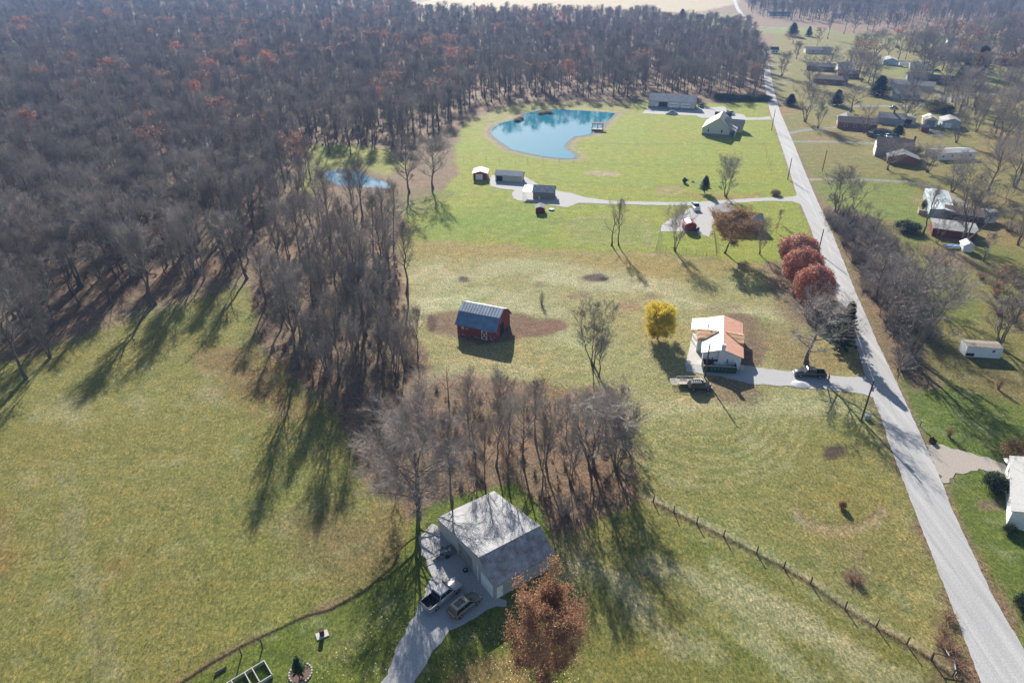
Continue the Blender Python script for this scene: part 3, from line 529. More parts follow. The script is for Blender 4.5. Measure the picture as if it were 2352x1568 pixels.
# --- trees one can name
tr('BIG',963,1168,884,'huge pale-twigged bare tree behind the grey metal garage roof, widest crown in the photo',138)
tr('OAKRUST',1246,1566,1312,'rust-brown leaved oak in front of the grey metal garage',86)
tr('WILLOW',1510,778,694,'bright yellow willow between the red barn and the white farm house',35)
tr('ORANGE',1665,581,467,'orange and olive leaved tree beside the grey roofed house by the red lean-to cabin',54)
tr('SNAG',1405,563,474,'bare tree with broken top, left one of the twin trees in the mown field',24)
tr('F1',1421,563,446,'leaning bare tree, right one of the twin trees in the mown field',22)
tr('V0',1550,576,456,'bare tree standing in the wire fenced dog yard',28)
tr('V1',1745,584,495,'slender bare tree right of the orange leaved tree',19)
tr('V2',1667,451,343,'bare fan-shaped tree north of the long gravel lane',32)
tr('PINE',1618,443,402,'small thin pine on the lawn left of the fan-shaped bare tree',12)
tr('V1',1362,840,680,'bare many-stemmed tree between the red barn and the yellow willow',48)
tr('F0',1375,864,760,'thin bare tree just in front of the many-stemmed tree by the willow',24)
tr('V0',1358,1075,880,'tall bare tree at the right end of the thicket above the fence line',82)
tr('O1',1852,835,655,'wide grey bare oak beside the dark pickup on the gravel driveway',84)
tr('CON',1930,800,690,'dark spruce behind the grey oak at the road edge',26)
tr('PEAR0',1828,607,532,'red leaved roadside tree, farthest of the three red ones',44)
tr('PEAR1',1836,655,560,'red leaved roadside tree, middle of the three red ones',44)
tr('PEAR0',1860,706,597,'red leaved roadside tree nearest the grey oak',44)
tr('V2',2088,818,566,'big bare fan-shaped tree on the right verge of the road',100)
tr('O1',2010,690,560,'bare tree rising out of the roadside thicket at its left side',48); tr('O2',1985,610,500,'bare tree rising out of the upper roadside thicket',44); tr('V1',2070,720,590,'bare many-stemmed tree in the middle of the roadside thicket',56); tr('O0',2120,690,560,'bare tree right of the roadside thicket',50)
tr('V1',2290,795,620,'wide many-stemmed bare tree behind the white storage trailer',68)
tr('V0',1920,487,372,'tall bare tree at the top of the roadside brush',42)
tr('O0',940,442,288,'bare spreading tree right of the small pond, left of the pair',46)
tr('O2',994,432,292,'bare spreading tree right of the small pond, right of the pair',42)
tr('SNAG',1031,925,829,'dead forked snag at the left end of the thicket',22)
tr('F2',1038,1150,935,'straight bare tree just right of the huge pale tree',34)
tr('F3',1115,1118,950,'slim bare tree above the peak of the metal garage',28)
tr('F4',1168,1112,880,'tall slim bare tree right above the metal garage',32)
tr('O1',1200,1062,872,'bushy bare tree in the middle of the thicket',48)
tr('F0',1245,1130,960,'slender bare tree over the leaf litter right of the metal garage',24)
tr('F2',1300,1010,900,'pair-stemmed slender tree in the gap of the thicket',16)
tr('V2',1150,965,842,'grey bare tree at the upper edge of the thicket',34)
for k_,x_,y_,t_,r_,l_ in [('O0',1090,1040,880,40,'bare tree between the huge pale tree and the thicket middle'),('O2',1255,1075,895,44,'spreading bare tree over the leaf litter left of the gap'),('V1',1310,1110,930,40,'many-stemmed bare tree at the lower side of the thicket'),('F1',1140,1070,890,34,'upright bare tree in the thicket above the garage ridge'),('F3',1230,1010,860,34,'upright bare tree at the upper middle of the thicket'),('V2',1415,1080,930,52,'dense bare tree at the right rim of the thicket'),('F4',1075,960,850,32,'bare tree above the left shoulder of the thicket'),('O1',1390,1010,880,46,'wide bare tree at the upper right of the thicket'),('F2',1345,1010,890,30,'slim bare tree behind the tall right-end tree')]: tr(k_,x_,y_,t_,l_,r_)
tr('S1',1085,900,830,'small upright tree above the huge pale tree',15)
tr('S0',1420,985,880,'small bare tree leaning over the right end of the thicket',34)
def striplab(x,y):
    a='lower end' if y>800 else 'level with the barn' if y>640 else 'upper end by the small pond'
    b='hay field side' if x<(700 if y<800 else 780) else 'barn side'
    return 'tall bare tree, '+b+' of the strip, '+a
CK=['F0','F1','F2','F3','F4']
cop=[(690,790,575,30),(750,780,560,30),(780,717,480,40),(833,727,468,44),(848,707,490,40),(879,672,470,40),(910,775,655,40),(685,845,600,44),(780,870,640,40),(824,900,700,38),(652,725,560,36),(720,700,500,40),(610,700,555,30),(740,640,420,36),(800,620,420,34),(690,600,430,34),(860,600,430,32),(895,640,500,28),(650,640,480,30),(770,930,740,36),(880,860,710,34),(930,850,730,30),(870,790,620,34),(960,820,690,22),(720,880,700,30),(840,830,640,30),(905,560,400,28),(760,560,370,30),(820,545,370,30),(700,540,370,28),(640,560,400,30)]
for i,(x,y,t,r_) in enumerate(cop): tr(CK[i%5],x,y,t,striplab(x,y),r_,'bare trees in the strip between hay field and barn')
for x,y in scatter(W([(590,700),(600,790),(660,840),(730,890),(790,980),(850,1010),(900,950),(965,860),(950,740),(925,600),(900,500),(700,470),(620,560)]),18,3.6,61): plant(['F0','V0','F2','O0','F4','V1'][TR.randrange(6)],x,y,TR.uniform(15,21),striplab(*D_(x,y)),'bare trees in the strip between hay field and barn',rad=TR.uniform(3.4,5.))
for x,y in scatter(W([(2235,310),(2352,280),(2520,350),(2520,800),(2370,720),(2310,640),(2300,560),(2340,470),(2245,400)]),16,5.5,63): plant(['O0','V1','O2','V2'][TR.randrange(4)],x,y,TR.uniform(12,17),'bare tree in the wild strip along the right edge of the photo','bare trees in the wild strip at the right edge')
for i in range(15): X,Y=P(1652+i*7.6,229+(i%3)); plant('BDARK',X,Y,TR.uniform(3,5),'dark evergreen bush in the hedge at the foot of the woods right of the workshop','evergreen bushes at the foot of the woods',rad=TR.uniform(2.2,3.6))
for i,(x_,y_) in enumerate([(1253,259),(1262,260),(1243,262),(1196,274),(1188,278)]): X,Y=P(x_,y_); plant('BTAN',X,Y,1.7,'tan reed clump at the upper left rim of the big pond','reed clumps in the big pond',rad=1.8)
tr('BDARK',794,690,672,'dark evergreen bush among the tall trunks left of the barn',9)
edge=[(227,642,530),(268,640,545),(345,702,600),(356,700,620),(438,668,560),(470,640,520),(567,640,480),(517,620,480),(60,868,700),(115,820,700),(300,620,500),(400,610,470),(180,660,540),(90,700,560),(20,640,470),(30,760,620)]
for i,(x,y,t) in enumerate(edge):
    X,Y=P(x,y); plant(['P0','F1','F3','F0','V0'][i%5],X,Y,TR.uniform(18,22),'bare tree at the woods edge above the field, '+('near the left border' if x<160 else 'mid-edge' if x<360 else 'at its right end'),'bare trees along the woods edge above the hay field',rad=TR.uniform(3.2,5))
# --- neighbourhood, each with its own place
NB=[('V0',1849,280,172,30,'bare tree left of the brick house, nearest the road'),('V1',1878,295,205,16,'slim bare tree just left of the brick house'),('O0',1984,306,236,28,'bare tree between the brick house and the grey hip-roofed house'),('O1',1953,258,185,34,'bare spreading tree behind the brick house'),
('V2',2080,277,190,42,'big bare tree above the cream garages'),('O2',2039,390,316,36,'bare tree in front of the two-storey house with the low wing'),('V0',2196,328,240,24,'bare tree behind the parked cars row'),('V1',2291,350,185,50,'large bare tree at the right edge among the sheds'),('O0',2109,186,95,40,'bare tree standing on the far lawn by the duplex'),('O1',2141,172,95,34,'bare tree beside the dark far house'),
('V2',1795,175,110,18,'fan-shaped bare tree on the far roadside lawn'),('V1',2240,246,150,36,'tall bare tree beyond the curved street'),('V0',2187,235,172,22,'slim bare tree by the bend of the street'),('O2',2330,130,60,50,'bare tree at the far right among the distant houses'),('V2',2186,440,340,36,'many-stemmed bare tree behind the teal mobile home'),('V1',2215,556,375,70,'big leaning bare tree by the red shed'),('S0',2259,600,530,16,'thin leaning tree right of the small white hut'),('S1',2152,558,470,22,'bare tree in front of the red shed roof'),
('F2',2120,540,420,24,'slim bare tree left of the teal mobile home'),('V0',2330,430,250,50,'bare tree at the right edge above the white shed'),('V2',2130,395,320,34,'bare tree beside the low brown wing'),('O1',2270,440,300,44,'bare tree right of the white mobile home'),('S1',1960,480,400,30,'low bare tree leaning over the road edge'),('O0',1900,160,100,30,'bare tree over the roofs far up the road'),('V1',1860,200,120,26,'bare tree by the small far garages'),('O2',1930,190,130,30,'bare tree between the far street houses'),('V0',2010,130,60,30,'bare tree by the pale far house'),('R0',1975,165,85,34,'rusty leaved tree near the blue roofed house'),('R1',2060,110,62,26,'rust-red tree in the far neighbourhood'),('R0',2140,118,75,22,'reddish tree behind the duplex'),('R1',1700,64,36,16,'red-brown tree at the far crossroads'),('R0',1822,98,76,18,'orange leaved round tree by the far hip roof'),
('CON',2209,195,142,24,'dark green conifer nearest the far parking'),('CON',2243,177,103,26,'tall conifer behind the other green conifer'),('CON',2017,219,172,22,'dark conifer left of the duplex'),('CON',1820,84,51,14,'blue-green conifer by the far crossroads'),('CON',1857,84,60,8,'narrow conifer right of the round orange tree'),('CON',1566,44,20,10,'dark conifer in front of the pale far field'),('CON',2345,165,105,20,'conifer at the far right edge'),('BDARK',2175,260,235,16,'rounded evergreen clump at the street bend'),
('PINE',2060,315,285,14,'dark green conifer behind the parked cars'),('CON',1921,242,205,16,'dark pine on the near side of the street'),('CON',1815,242,215,14,'low dark conifer at the roadside driveway'),('BDARK',2083,530,500,28,'dull bush beside the road thicket'),
('BOL',2150,255,222,26,'yellow-olive leafy tree at the street bend'),('BOL',2100,352,330,18,'orange-olive shrub beside the low brown wing'),('BDARK',2025,310,292,26,'dark hedge mound behind the parked cars')]
for k,x,y,t,r_,lb in NB: tr(k,x,y,t,lb,r_)
# roadside thicket of brush and small trees
TH_=W([(1895,500),(1935,495),(2000,520),(2080,600),(2110,680),(2140,790),(2060,860),(2035,770),(1990,670),(1945,570)])
for i,(x,y) in enumerate(scatter(TH_,95,1.7,3)):
    if i%3==2: plant(['S0','S1'][i%2],x,y,TR.uniform(6,9),'small bare tree in the '+('upper' if D_(x,y)[1]<600 else 'middle' if D_(x,y)[1]<720 else 'lower')+' roadside thicket right of the road','small trees in the roadside thicket')
    else: plant('BR0',x,y,TR.uniform(3,5),'bare grey bush in the '+('upper' if D_(x,y)[1]<600 else 'middle' if D_(x,y)[1]<720 else 'lower')+' roadside thicket right of the road','bushes in the roadside thicket',rad=TR.uniform(2.2,3.4))
RB=W([(2250,640),(2352,620),(2500,700),(2480,800),(2352,760),(2280,720)])
for x,y in scatter(RB,18,3,9): plant('BR1',x,y,TR.uniform(2,3.4),'reddish brown bush in the rough ground at the right edge','reddish bushes at the right edge',rad=TR.uniform(1.6,2.6))
RB=W([(2285,470),(2352,450),(2480,560),(2400,640),(2352,600),(2300,540)])
for x,y in scatter(RB,12,4,19): plant(['BR0','BOL','S0'][TR.randrange(3)],x,y,TR.uniform(2.5,4.5),'brown-green bush right of the small white shed','bushes behind the small white shed',rad=TR.uniform(2,3))
NP=W([(1900,150),(2352,60),(2600,150),(2600,420),(2352,400),(2230,300),(2120,260),(1990,200)])
AV=[W(arc(x,y,a,b,0,350)) for x,y,a,b in [(2060,170,70,25),(2075,210,60,22),(2150,200,40,20),(2060,285,110,25),(2200,350,50,35),(2035,155,50,20),(2110,165,40,18),(2205,205,60,14)]]
NPALL=scatter(NP,230,4.8,21,AV); NPALL.sort(key=lambda p:p[1])
for i,(x,y) in enumerate(NPALL[:30]): plant(['O0','O1','O2','V0','V1','V2','F1','R0'][i%8],x,y,TR.uniform(12,19),['bare yard tree in the far neighbourhood, '+('right edge of the photo' if D_(x,y)[0]>2200 else 'among the far houses'),'rusty yard tree in the far neighbourhood at upper right'][i%8==7],['bare yard trees in the far neighbourhood','rusty yard trees in the far neighbourhood'][i%8==7])
NP2=W([(1800,140),(1900,150),(1900,60),(2352,45),(2700,60),(2500,100),(2000,75),(1800,110)])
FART=NPALL[30:]+scatter(NP2,60,10,23,AV)
# saplings in rows
for i,(x,y) in enumerate([(1065,373),(1084,371),(1117,375),(1147,376),(1183,383),(1212,377),(1248,380),(1283,381),(1316,383),(1350,385)]):
    tr('SAP',x,y,y-17,'young staked sapling in the row along the near bank of the big pond',None,'saplings in the row below the big pond')
for i,(x,y) in enumerate([(1754,338),(1757,350),(1760,362),(1763,376),(1767,389),(1770,402)]): tr('SAP',x,y,y-17,'sapling in the row on the lawn edge left of the road',None,'saplings in the row left of the road')
tr('SAP',1730,264,243,'lone sapling right of the farm house driveway'); tr('S0',1788,512,478,'small bare tree between the driveway mouth and the red trees',8)
tr('R1',1783,533,512,'small dark red tree above the three big red ones',7); tr('BTAN',1781,448,432,'tan ornamental grass clump at the driveway mouth',11)
tr('BTAN',2335,1052,1008,'large tan ornamental grass clump behind the white car',34); tr('BDARK',2283,1122,1078,'round dark evergreen bush in front of the white house',28); tr('BDARK',2318,1222,1200,'small bush at the near corner of the white house',14)
tr('BR1',2180,1002,976,'thin leafless shrub on the lawn left of the tan grass clump',10); tr('BR1',2293,893,862,'low reddish shrub on the lawn below the white storage trailer',8)
tr('BTAN',1934,1165,1146,'small dry brown shrub inside the curved mown arc',9); tr('BDARK',2120,480,452,'small evergreen on the lawn left of the teal mobile home',5)
tr('BDARK',2350,1400,1352,'dark red-brown shrub on the lawn at the right edge',22)
tr('BDARK',1572,420,404,'small dark shrub on the far lawn by the stones',5)
tr('BR0',1244,697,661,'spindly dry weed clump in the pale hay right above the barn',7); tr('BR0',1300,1180,1130,'tangle of bare brush at the lower right of the thicket',30)
tr('PINE',689,1548,1506,'small dark pine inside the ring of edging stones',15)
# --- the woods
WOODS=W([(-2200,1000),(-500,900),(0,800),(120,770),(240,700),(330,655),(430,640),(570,632),(600,560),(650,470),(690,430),(690,345),(800,335),(900,330),(1000,310),(1050,270),(1100,244),(1180,232),(1300,226),(1440,224),(1490,222),(1600,226),(1762,222),(1754,190),(1752,150),(1738,110),(1715,72),(1690,70),(1560,66),(1520,60),(1500,48),(1300,46),(1100,42),(955,36),(940,-20),(700,-30),(-2200,0)])
WR=W([(1712,10),(1730,38),(1850,52),(2100,52),(2352,58),(2900,80),(2800,-30),(1706,-30)])
SP=W([(1056,270),(1000,300),(900,325),(800,330),(700,340),(690,420),(640,480),(600,560),(620,600),(700,560),(760,440),(900,345),(1000,330),(1050,300)])
LE=W([(-300,880),(0,838),(150,790),(240,740),(150,770),(0,800),(-300,840)])
wd=np.random.default_rng(11)
def jgrid(poly,dens,seed):
    poly=np.array(poly); x0,y0=poly.min(0); x1,y1=poly.max(0); x0=max(x0,-950); x1=min(x1,1100); y1=min(y1,1500)
    r=np.random.default_rng(seed); out=[]
    y=y0
    while y<y1:
        s=dens*(1+max(0,y-250)/900); xs=np.arange(x0,x1,s); xs=xs+r.uniform(-.48,.48,len(xs))*s; ys=y+r.uniform(-.48,.48,len(xs))*s
        vis=np.abs(xs)<.86*ys*1.0+60; xs,ys=xs[vis],ys[vis]
        k=sdist(poly,xs,ys)>0; out+=list(zip(xs[k],ys[k])); y+=s
    return out
pts=jgrid(WOODS,6.8,1)+jgrid(SP,15,2)
pts=[(float(a),float(b)) for a,b in pts]; pts.sort(key=lambda p:p[1]*.9+abs(p[0])*.25)
far=jgrid(WR,7,4)
near=pts[:66]; rest=pts[66:]+[(float(a),float(b)) for a,b in far]
for i,(x,y) in enumerate(near):
    k=TR.random()
    if k<.08: plant('R%d'%(i%2),x,y,TR.uniform(12,17),'rust-leaved tree among the bare woods at the left','rust-leaved trees in the left woods')
    elif k<.14: plant('P0',x,y,TR.uniform(15,20),'pale-limbed bare tree among the darker bare woods at the left','pale-limbed trees in the left woods')
    else: plant('F%d'%(i%5),x,y,TR.uniform(16,22),'grey bare tree in the woods front, '+('at the left border of the photo' if D_(x,y)[0]<150 else 'above the left half of the hay field' if D_(x,y)[0]<330 else 'above the shaded corner of the hay field'),'grey bare trees in the front of the left woods',rad=TR.uniform(3,4.6))
def instancer(name,label,cat,points,kinds,keys,hs,rads):
    """ONE stuff object: points carrying copies of the tree meshes through geometry nodes"""
    me_=bpy.data.meshes.new(name); n=len(points); me_.vertices.add(n); me_.vertices.foreach_set('co',np.array([(x,y,0) for x,y in points],np.float32).ravel())
    for nm,ty,arr in (('kind_index','INT',kinds),('turn','FLOAT',wd.uniform(0,6.28,n))):
        a=me_.attributes.new(nm,ty,'POINT'); a.data.foreach_set('value',np.array(arr,np.int32 if ty=='INT' else np.float32))
    a=me_.attributes.new('size','FLOAT_VECTOR','POINT'); a.data.foreach_set('vector',np.array([(rads[i],rads[i],hs[i]) for i in range(n)],np.float32).ravel())
    o=bpy.data.objects.new(name,me_); COL.objects.link(o); tag(o,label,cat); o['kind']='stuff'
    g=bpy.data.node_groups.new(name,'GeometryNodeTree'); g.interface.new_socket('Geometry',in_out='INPUT',socket_type='NodeSocketGeometry'); g.interface.new_socket('Geometry',in_out='OUTPUT',socket_type='NodeSocketGeometry')
    N=g.nodes; L=g.links; gi=N.new('NodeGroupInput'); go_=N.new('NodeGroupOutput'); jo=N.new('GeometryNodeJoinGeometry')
    def attr(nm,ty): q=N.new('GeometryNodeInputNamedAttribute'); q.data_type=ty; q.inputs['Name'].default_value=nm; return q.outputs[0]
    ki=attr('kind_index','INT'); tu=attr('turn','FLOAT'); si=attr('size','FLOAT_VECTOR'); cx=N.new('ShaderNodeCombineXYZ'); L.new(tu,cx.inputs[2])
    for j,key in enumerate(keys):
        jj_=N.new('GeometryNodeJoinGeometry')
        for nm,md in PROTO[key]['meshes']:
            src=next(ob for ob in COL.objects if ob.type=='MESH' and ob.data==md)
            oi=N.new('GeometryNodeObjectInfo'); oi.inputs['Object'].default_value=src; oi.inputs['As Instance'].default_value=True; oi.transform_space='ORIGINAL'; L.new(oi.outputs['Geometry'],jj_.inputs[0])
        ip=N.new('GeometryNodeInstanceOnPoints'); cmp=N.new('FunctionNodeCompare'); cmp.data_type='INT'; cmp.operation='EQUAL'; L.new(ki,cmp.inputs[2]); cmp.inputs[3].default_value=j
        L.new(gi.outputs[0],ip.inputs['Points']); L.new(cmp.outputs[0],ip.inputs['Selection']); L.new(jj_.outputs[0],ip.inputs['Instance']); L.new(cx.outputs[0],ip.inputs['Rotation']); L.new(si,ip.inputs['Scale']); L.new(ip.outputs[0],jo.inputs[0])
    L.new(jo.outputs[0],go_.inputs[0]); md=o.modifiers.new('scatter','NODES'); md.node_group=g; return o
keys=['F0','F1','F2','F3','F4','O0','R0','R1','P0']
ks=wd.choice(len(keys),len(rest),p=[.18,.17,.17,.17,.16,.07,.025,.01,.045])
fx=vnoise(np.array([p[0] for p in rest]),np.array([p[1] for p in rest]),60,9)
for i in range(len(rest)):
    if fx[i]>.62 and wd.random()<.12 and rest[i][0]<60: ks[i]=6+int(wd.random()<.25)
hh=np.array([wd.uniform(14,21)/PROTO[keys[k]]['h'] for k in ks]); rr=hh*wd.uniform(1.,1.4,len(rest))
instancer('woods','deep bare woods filling the left and top of the photo','woods',rest,ks,keys,hh,rr)
kf=wd.choice(5,len(FART),p=[.3,.25,.2,.15,.1]); hf=wd.uniform(.75,1.1,len(FART))
instancer('distant_trees','smallest distant bare trees among the far houses and fields at the upper right','trees',FART,kf,['O0','O1','V0','F1','R0'],hf,hf*1.1)
US=jgrid(WOODS,5.5,31); US=[p for p in US if p[1]<430]
CP=W([(575,645),(590,760),(645,845),(700,885),(760,960),(810,1030),(870,1100),(930,1150),(1000,1140),(1090,1110),(1200,1110),(1260,1190),(1300,1215),(1400,1170),(1470,1130),(1460,1060),(1420,990),(1340,960),(1200,930),(1020,900),(960,860),(940,770),(930,660),(915,560),(820,470),(660,500),(610,580)])
US+=jgrid(CP,3.4,32); US=[(float(a),float(b)) for a,b in US]
bk=['BR0','BR1','S0','S1']; kk=wd.choice(4,len(US),p=[.42,.46,.07,.05]); hb=np.array([wd.uniform(.22,.6) for k in kk]); 
instancer('undergrowth','bare brush and saplings covering the floor of the woods and the thicket','undergrowth',US,kk,bk,hb,hb*wd.uniform(.8,1.2,len(US)))
# ------------------------------------------------------------ buildings
WHITE=mat('white paint',(.74,.74,.72),.6,var=.05,scale=1.2); WSID=mat('white siding',(.70,.71,.72),.7,var=.05,scale=.8,stripe=(2,.2,.12))
METALL=mat('galvanised sheet',(.33,.33,.34),.75,.0,var=.14,scale=.5,stripe=(0,.3,.12)); RUSTY=mat('rusting sheet',(.19,.15,.135),.75,.0,var=.3,scale=.9,col2=(.46,.45,.47),stripe=(0,.35,.18))
GWALL=mat('grey metal wall',(.40,.41,.41),.6,.2,var=.06,scale=.6,stripe=(0,.3,.12)); TWALL=mat('beige metal wall',(.52,.49,.41),.6,var=.05,scale=.7,stripe=(0,.3,.1))
GLASS=mat('window glass',(.02,.025,.03),.08,var=.1,spec=.6); SHADEIN=mat('painted interior shade',(.012,.012,.013),.9); CONC=mat('concrete',(.40,.38,.35),.9,var=.15,scale=1.5,col2=(.5,.48,.45))
REDB=mat('peeling red boards',(.15,.022,.020),.85,var=.25,scale=3.,stripe=(0,.25,.3)); REDM=mat('red metal',(.22,.035,.035),.5,var=.08,scale=1,stripe=(0,.3,.15)); BRICK=mat('brick',(.22,.10,.07),.9,var=.25,scale=6,bump=.01)
SHING=mat('grey shingles',(.17,.17,.18),.9,var=.12,scale=3,bump=.01); SHINB=mat('brown shingles',(.13,.10,.09),.9,var=.15,scale=3,bump=.01); SHINL=mat('light shingles',(.34,.34,.34),.85,var=.08,scale=3,bump=.01); SHBLK=mat('black shingles',(.035,.037,.042),.85,var=.15,scale=3)
WROOF=mat('white roof panels',(.62,.62,.62),.5,.0,var=.04,scale=.5,stripe=(0,.3,.05)); ORG=mat('orange battens',(.50,.26,.18),.8,var=.1,scale=1,stripe=(0,.34,-.55)); OSB=mat('orange sheathing boards',(.62,.36,.20),.8,var=.12,scale=2,stripe=(0,1.2,.25))
BLUER=mat('blue grey roof sheet',(.10,.16,.24),.5,.3,var=.15,scale=.6,stripe=(0,.3,.2)); STREAK=mat('streaked weathered roof',(.10,.13,.17),.6,.3,var=.3,scale=1.2,col2=(.34,.38,.42),stripe=(0,.4,.25))
WTEAL=mat('pale blue wall',(.36,.44,.47),.7,var=.05,scale=.8,stripe=(2,.2,.1)); TEALR=mat('pale metal roof',(.50,.56,.58),.5,.35,var=.1,scale=.5,col2=(.62,.66,.66)); CREAM=mat('cream wall',(.58,.54,.42),.7,var=.05)
FOUND=mat('stone foundation',(.20,.20,.21),.9,var=.25,scale=4); CHIM=mat('white chimney',(.62,.62,.62),.8,var=.06)
def slabs(mb,prof,x0,x1,t=.12,ov=.35,mids=None,lift=.0):
    n=len(prof)
    for i in range(n-1):
        (ya,za),(yb,zb)=prof[i],prof[i+1]; L=math.hypot(yb-ya,zb-za); dy,dz=(yb-ya)/L,(zb-za)/L; ny_,nz_=-dz,dy
        a0=ov if i==0 else .0; b0=ov if i==n-2 else .0
        A=(ya-dy*a0,za-dz*a0); B=(yb+dy*b0,zb+dz*b0); g=lift+.004
        q=[(A[0]+ny_*g,A[1]+nz_*g),(B[0]+ny_*g,B[1]+nz_*g),(B[0]+ny_*(g+t)+(dy*t*.3 if not b0 else 0),B[1]+nz_*(g+t)),(A[0]+ny_*(g+t)-(dy*t*.3 if not a0 else 0),A[1]+nz_*(g+t))]
        mb.prism(q,x0,x1,(mids or [0]*n)[i],ax='x')
def building(name,label,cat,pos,ang,L,prof,wall,roofs,ovx=.3,ov=.35,openings=(),found=None,mids=None,t=.12,group=None,low=-.25,splits=()):
    """local x runs along the ridge, y across; prof = roof outline (y,z) from the near eave to the far eave"""
    W_=prof[-1][0]; root=thing(name,label,cat,(pos[0],pos[1],0),R(ang),group)
    mb=MB(); poly=[(prof[0][0],low)]+[(y,z) for y,z in prof]+[(W_,low)]
    mb.prism(poly,0,L,0,ax='x'); wl=mb.build('wall',wall,root)
    if splits:                       # one roof part for every face of its own material
        for i in range(len(prof)-1):
            rb=MB(); q=MB(); slabs(rb,[prof[i],prof[i+1]],-ovx,L+ovx,t,0); 
            (ya,za),(yb,zb)=prof[i],prof[i+1]; rb=MB(); o0=ov if i==0 else 0; o1=ov if i==len(prof)-2 else 0; LL=math.hypot(yb-ya,zb-za); dy,dz=(yb-ya)/LL,(zb-za)/LL
            a_=(ya-dy*o0,za-dz*o0); b_=(yb+dy*o1,zb+dz*o1); slabs(rb,[a_,b_],-ovx,L+ovx,t,0); o=rb.build('roof',roofs[i],root)
            if isinstance(splits[i],str): o['label']=splits[i]
    else:
        rb=MB(); slabs(rb,prof,-ovx,L+ovx,t,ov,mids); rb.build('roof',roofs,root)
    if found: MB().box(-.05,-.05,low,L+.05,W_+.05,found).build('foundation',FOUND,root)
    for op in openings:
        side,u,z0,w_,h_,kind=op[:6]; m=op[6] if len(op)>6 else None
        def face(mb2,u0,u1,za,zb,d0,d1,m_=0):
            if side=='f': mb2.box(u0,-d1,za,u1,-d0,zb,m_)
            elif side=='b': mb2.box(u0,W_+d0,za,u1,W_+d1,zb,m_)
            elif side=='l': mb2.box(-d1,u0,za,-d0,u1,zb,m_)
            else: mb2.box(L+d0,u0,za,L+d1,u1,zb,m_)
        if kind=='window':
            f=MB(); b=.09
            face(f,u,u+w_,z0,z0+b,-.01,.05); face(f,u,u+w_,z0+h_-b,z0+h_,-.01,.05); face(f,u,u+b,z0+b,z0+h_-b,-.01,.05); face(f,u+w_-b,u+w_,z0+b,z0+h_-b,-.01,.05); face(f,u+b,u+w_-b,z0+h_/2-.03,z0+h_/2+.03,-.01,.045)
            fo=f.build('window',m or WHITE,root); g=MB(); face(g,u+b,u+w_-b,z0+b,z0+h_-b,.004,.02); g.build('pane',GLASS,fo)
        elif kind=='garage_door':
            f=MB(); k=4
            for q in range(k): face(f,u,u+w_,z0+h_*q/k+.02,z0+h_*(q+1)/k-.02,.004,.05)
            fo=f.build('garage_door',m or WHITE,root)
            if len(op)>7:
                g=MB(); 
                for q in range(4): face(g,u+.25+q*(w_-.5)/4+.1,u+.25+(q+1)*(w_-.5)/4-.1,z0+h_*.62,z0+h_*.73,.051,.06)
                g.build('window',GLASS,fo)
        elif kind=='opening': f=MB(); face(f,u,u+w_,z0,z0+h_,.004,.02); f.build('doorway',SHADEIN,root)  # flat panel on the solid wall, shade of the inside put into its colour
        elif kind=='door':
            f=MB(); face(f,u,u+w_,z0,z0+h_,.004,.05); fo=f.build('door',m or WHITE,root); g=MB(); face(g,u+w_*.82,u+w_*.9,z0+h_*.45,z0+h_*.5,.051,.1); g.build('handle',GLASS,fo)
        elif kind=='xdoor':
            f=MB(); face(f,u,u+w_,z0,z0+h_,.004,.04); fo=f.build('barn_door',REDB,root); g=MB(); b=.11
            face(g,u,u+w_,z0,z0+b,.042,.07); face(g,u,u+w_,z0+h_-b,z0+h_,.042,.07); face(g,u,u+b,z0,z0+h_,.045,.075); face(g,u+w_-b,u+w_,z0,z0+h_,.045,.075)
            for s in (0,1):
                a=(u,z0) if s==0 else (u,z0+h_); b2=(u+w_,z0+h_) if s==0 else (u+w_,z0); dx,dz=b2[0]-a[0],b2[1]-a[1]; l=math.hypot(dx,dz); nx_,nz_=-dz/l*.055,dx/l*.055
                vs=[(p[0]+sx*nx_,-d,p[1]+sx*nz_) for d in (.042,.068+s*.003) for p in (a,b2) for sx in (-1,1)]
                g.add(vs,[(0,1,3,2),(4,6,7,5),(0,2,6,4),(1,5,7,3),(0,4,5,1),(2,3,7,6)])
            g.build('trim',WHITE,fo)
    return root
def gable(W_,eh,rh,rf=.5,eh2=None): return [(0,eh),(W_*rf,rh),(W_,eh if eh2 is None else eh2)]
# --- grey metal garage in front
GA=(-2.3,61.4)
b=building('metal_garage','grey metal garage with a bright white and rusty asymmetrical roof in the foreground','garage',GA,34.5,9.6,gable(14.9,2.75,4.95,.225,2.55),GWALL,[RUSTY,METALL],splits=('rusting near slope','bright white far slope'),ovx=.25,ov=.2,
 openings=[('l',.35,0,2.9,2.35,'garage_door'),('f',.35,0,.95,2.05,'door'),('l',5.6,0,3.6,2.6,'door',mat('weathered door',(.22,.21,.2),.8,var=.2,scale=1,stripe=(1,.3,.2)))])
MB().box(9.35,-.14,0,9.45,-.04,2.65).build('downspout',WHITE,b); MB().tube([(0.2,-.12,2.63),(9.8,-.12,2.6)],[.07,.07],6).build('gutter',mat('dark gutter',(.05,.045,.045)),b)
MB().box(-.12,3.9,0,-.04,4.1,2.9).build('corner_post',WHITE,b)
BARNR=mat('faded blue sheet',(.15,.25,.37),.5,.2,var=.15,scale=.6,stripe=(0,.3,.2)); BARNM=mat('silver barn sheet',(.62,.63,.66),.5,.1,var=.12,scale=.6,stripe=(0,.7,.15)); BARNW=mat('faded barn red',(.21,.045,.037),.85,var=.25,scale=3.,stripe=(0,.25,.25))
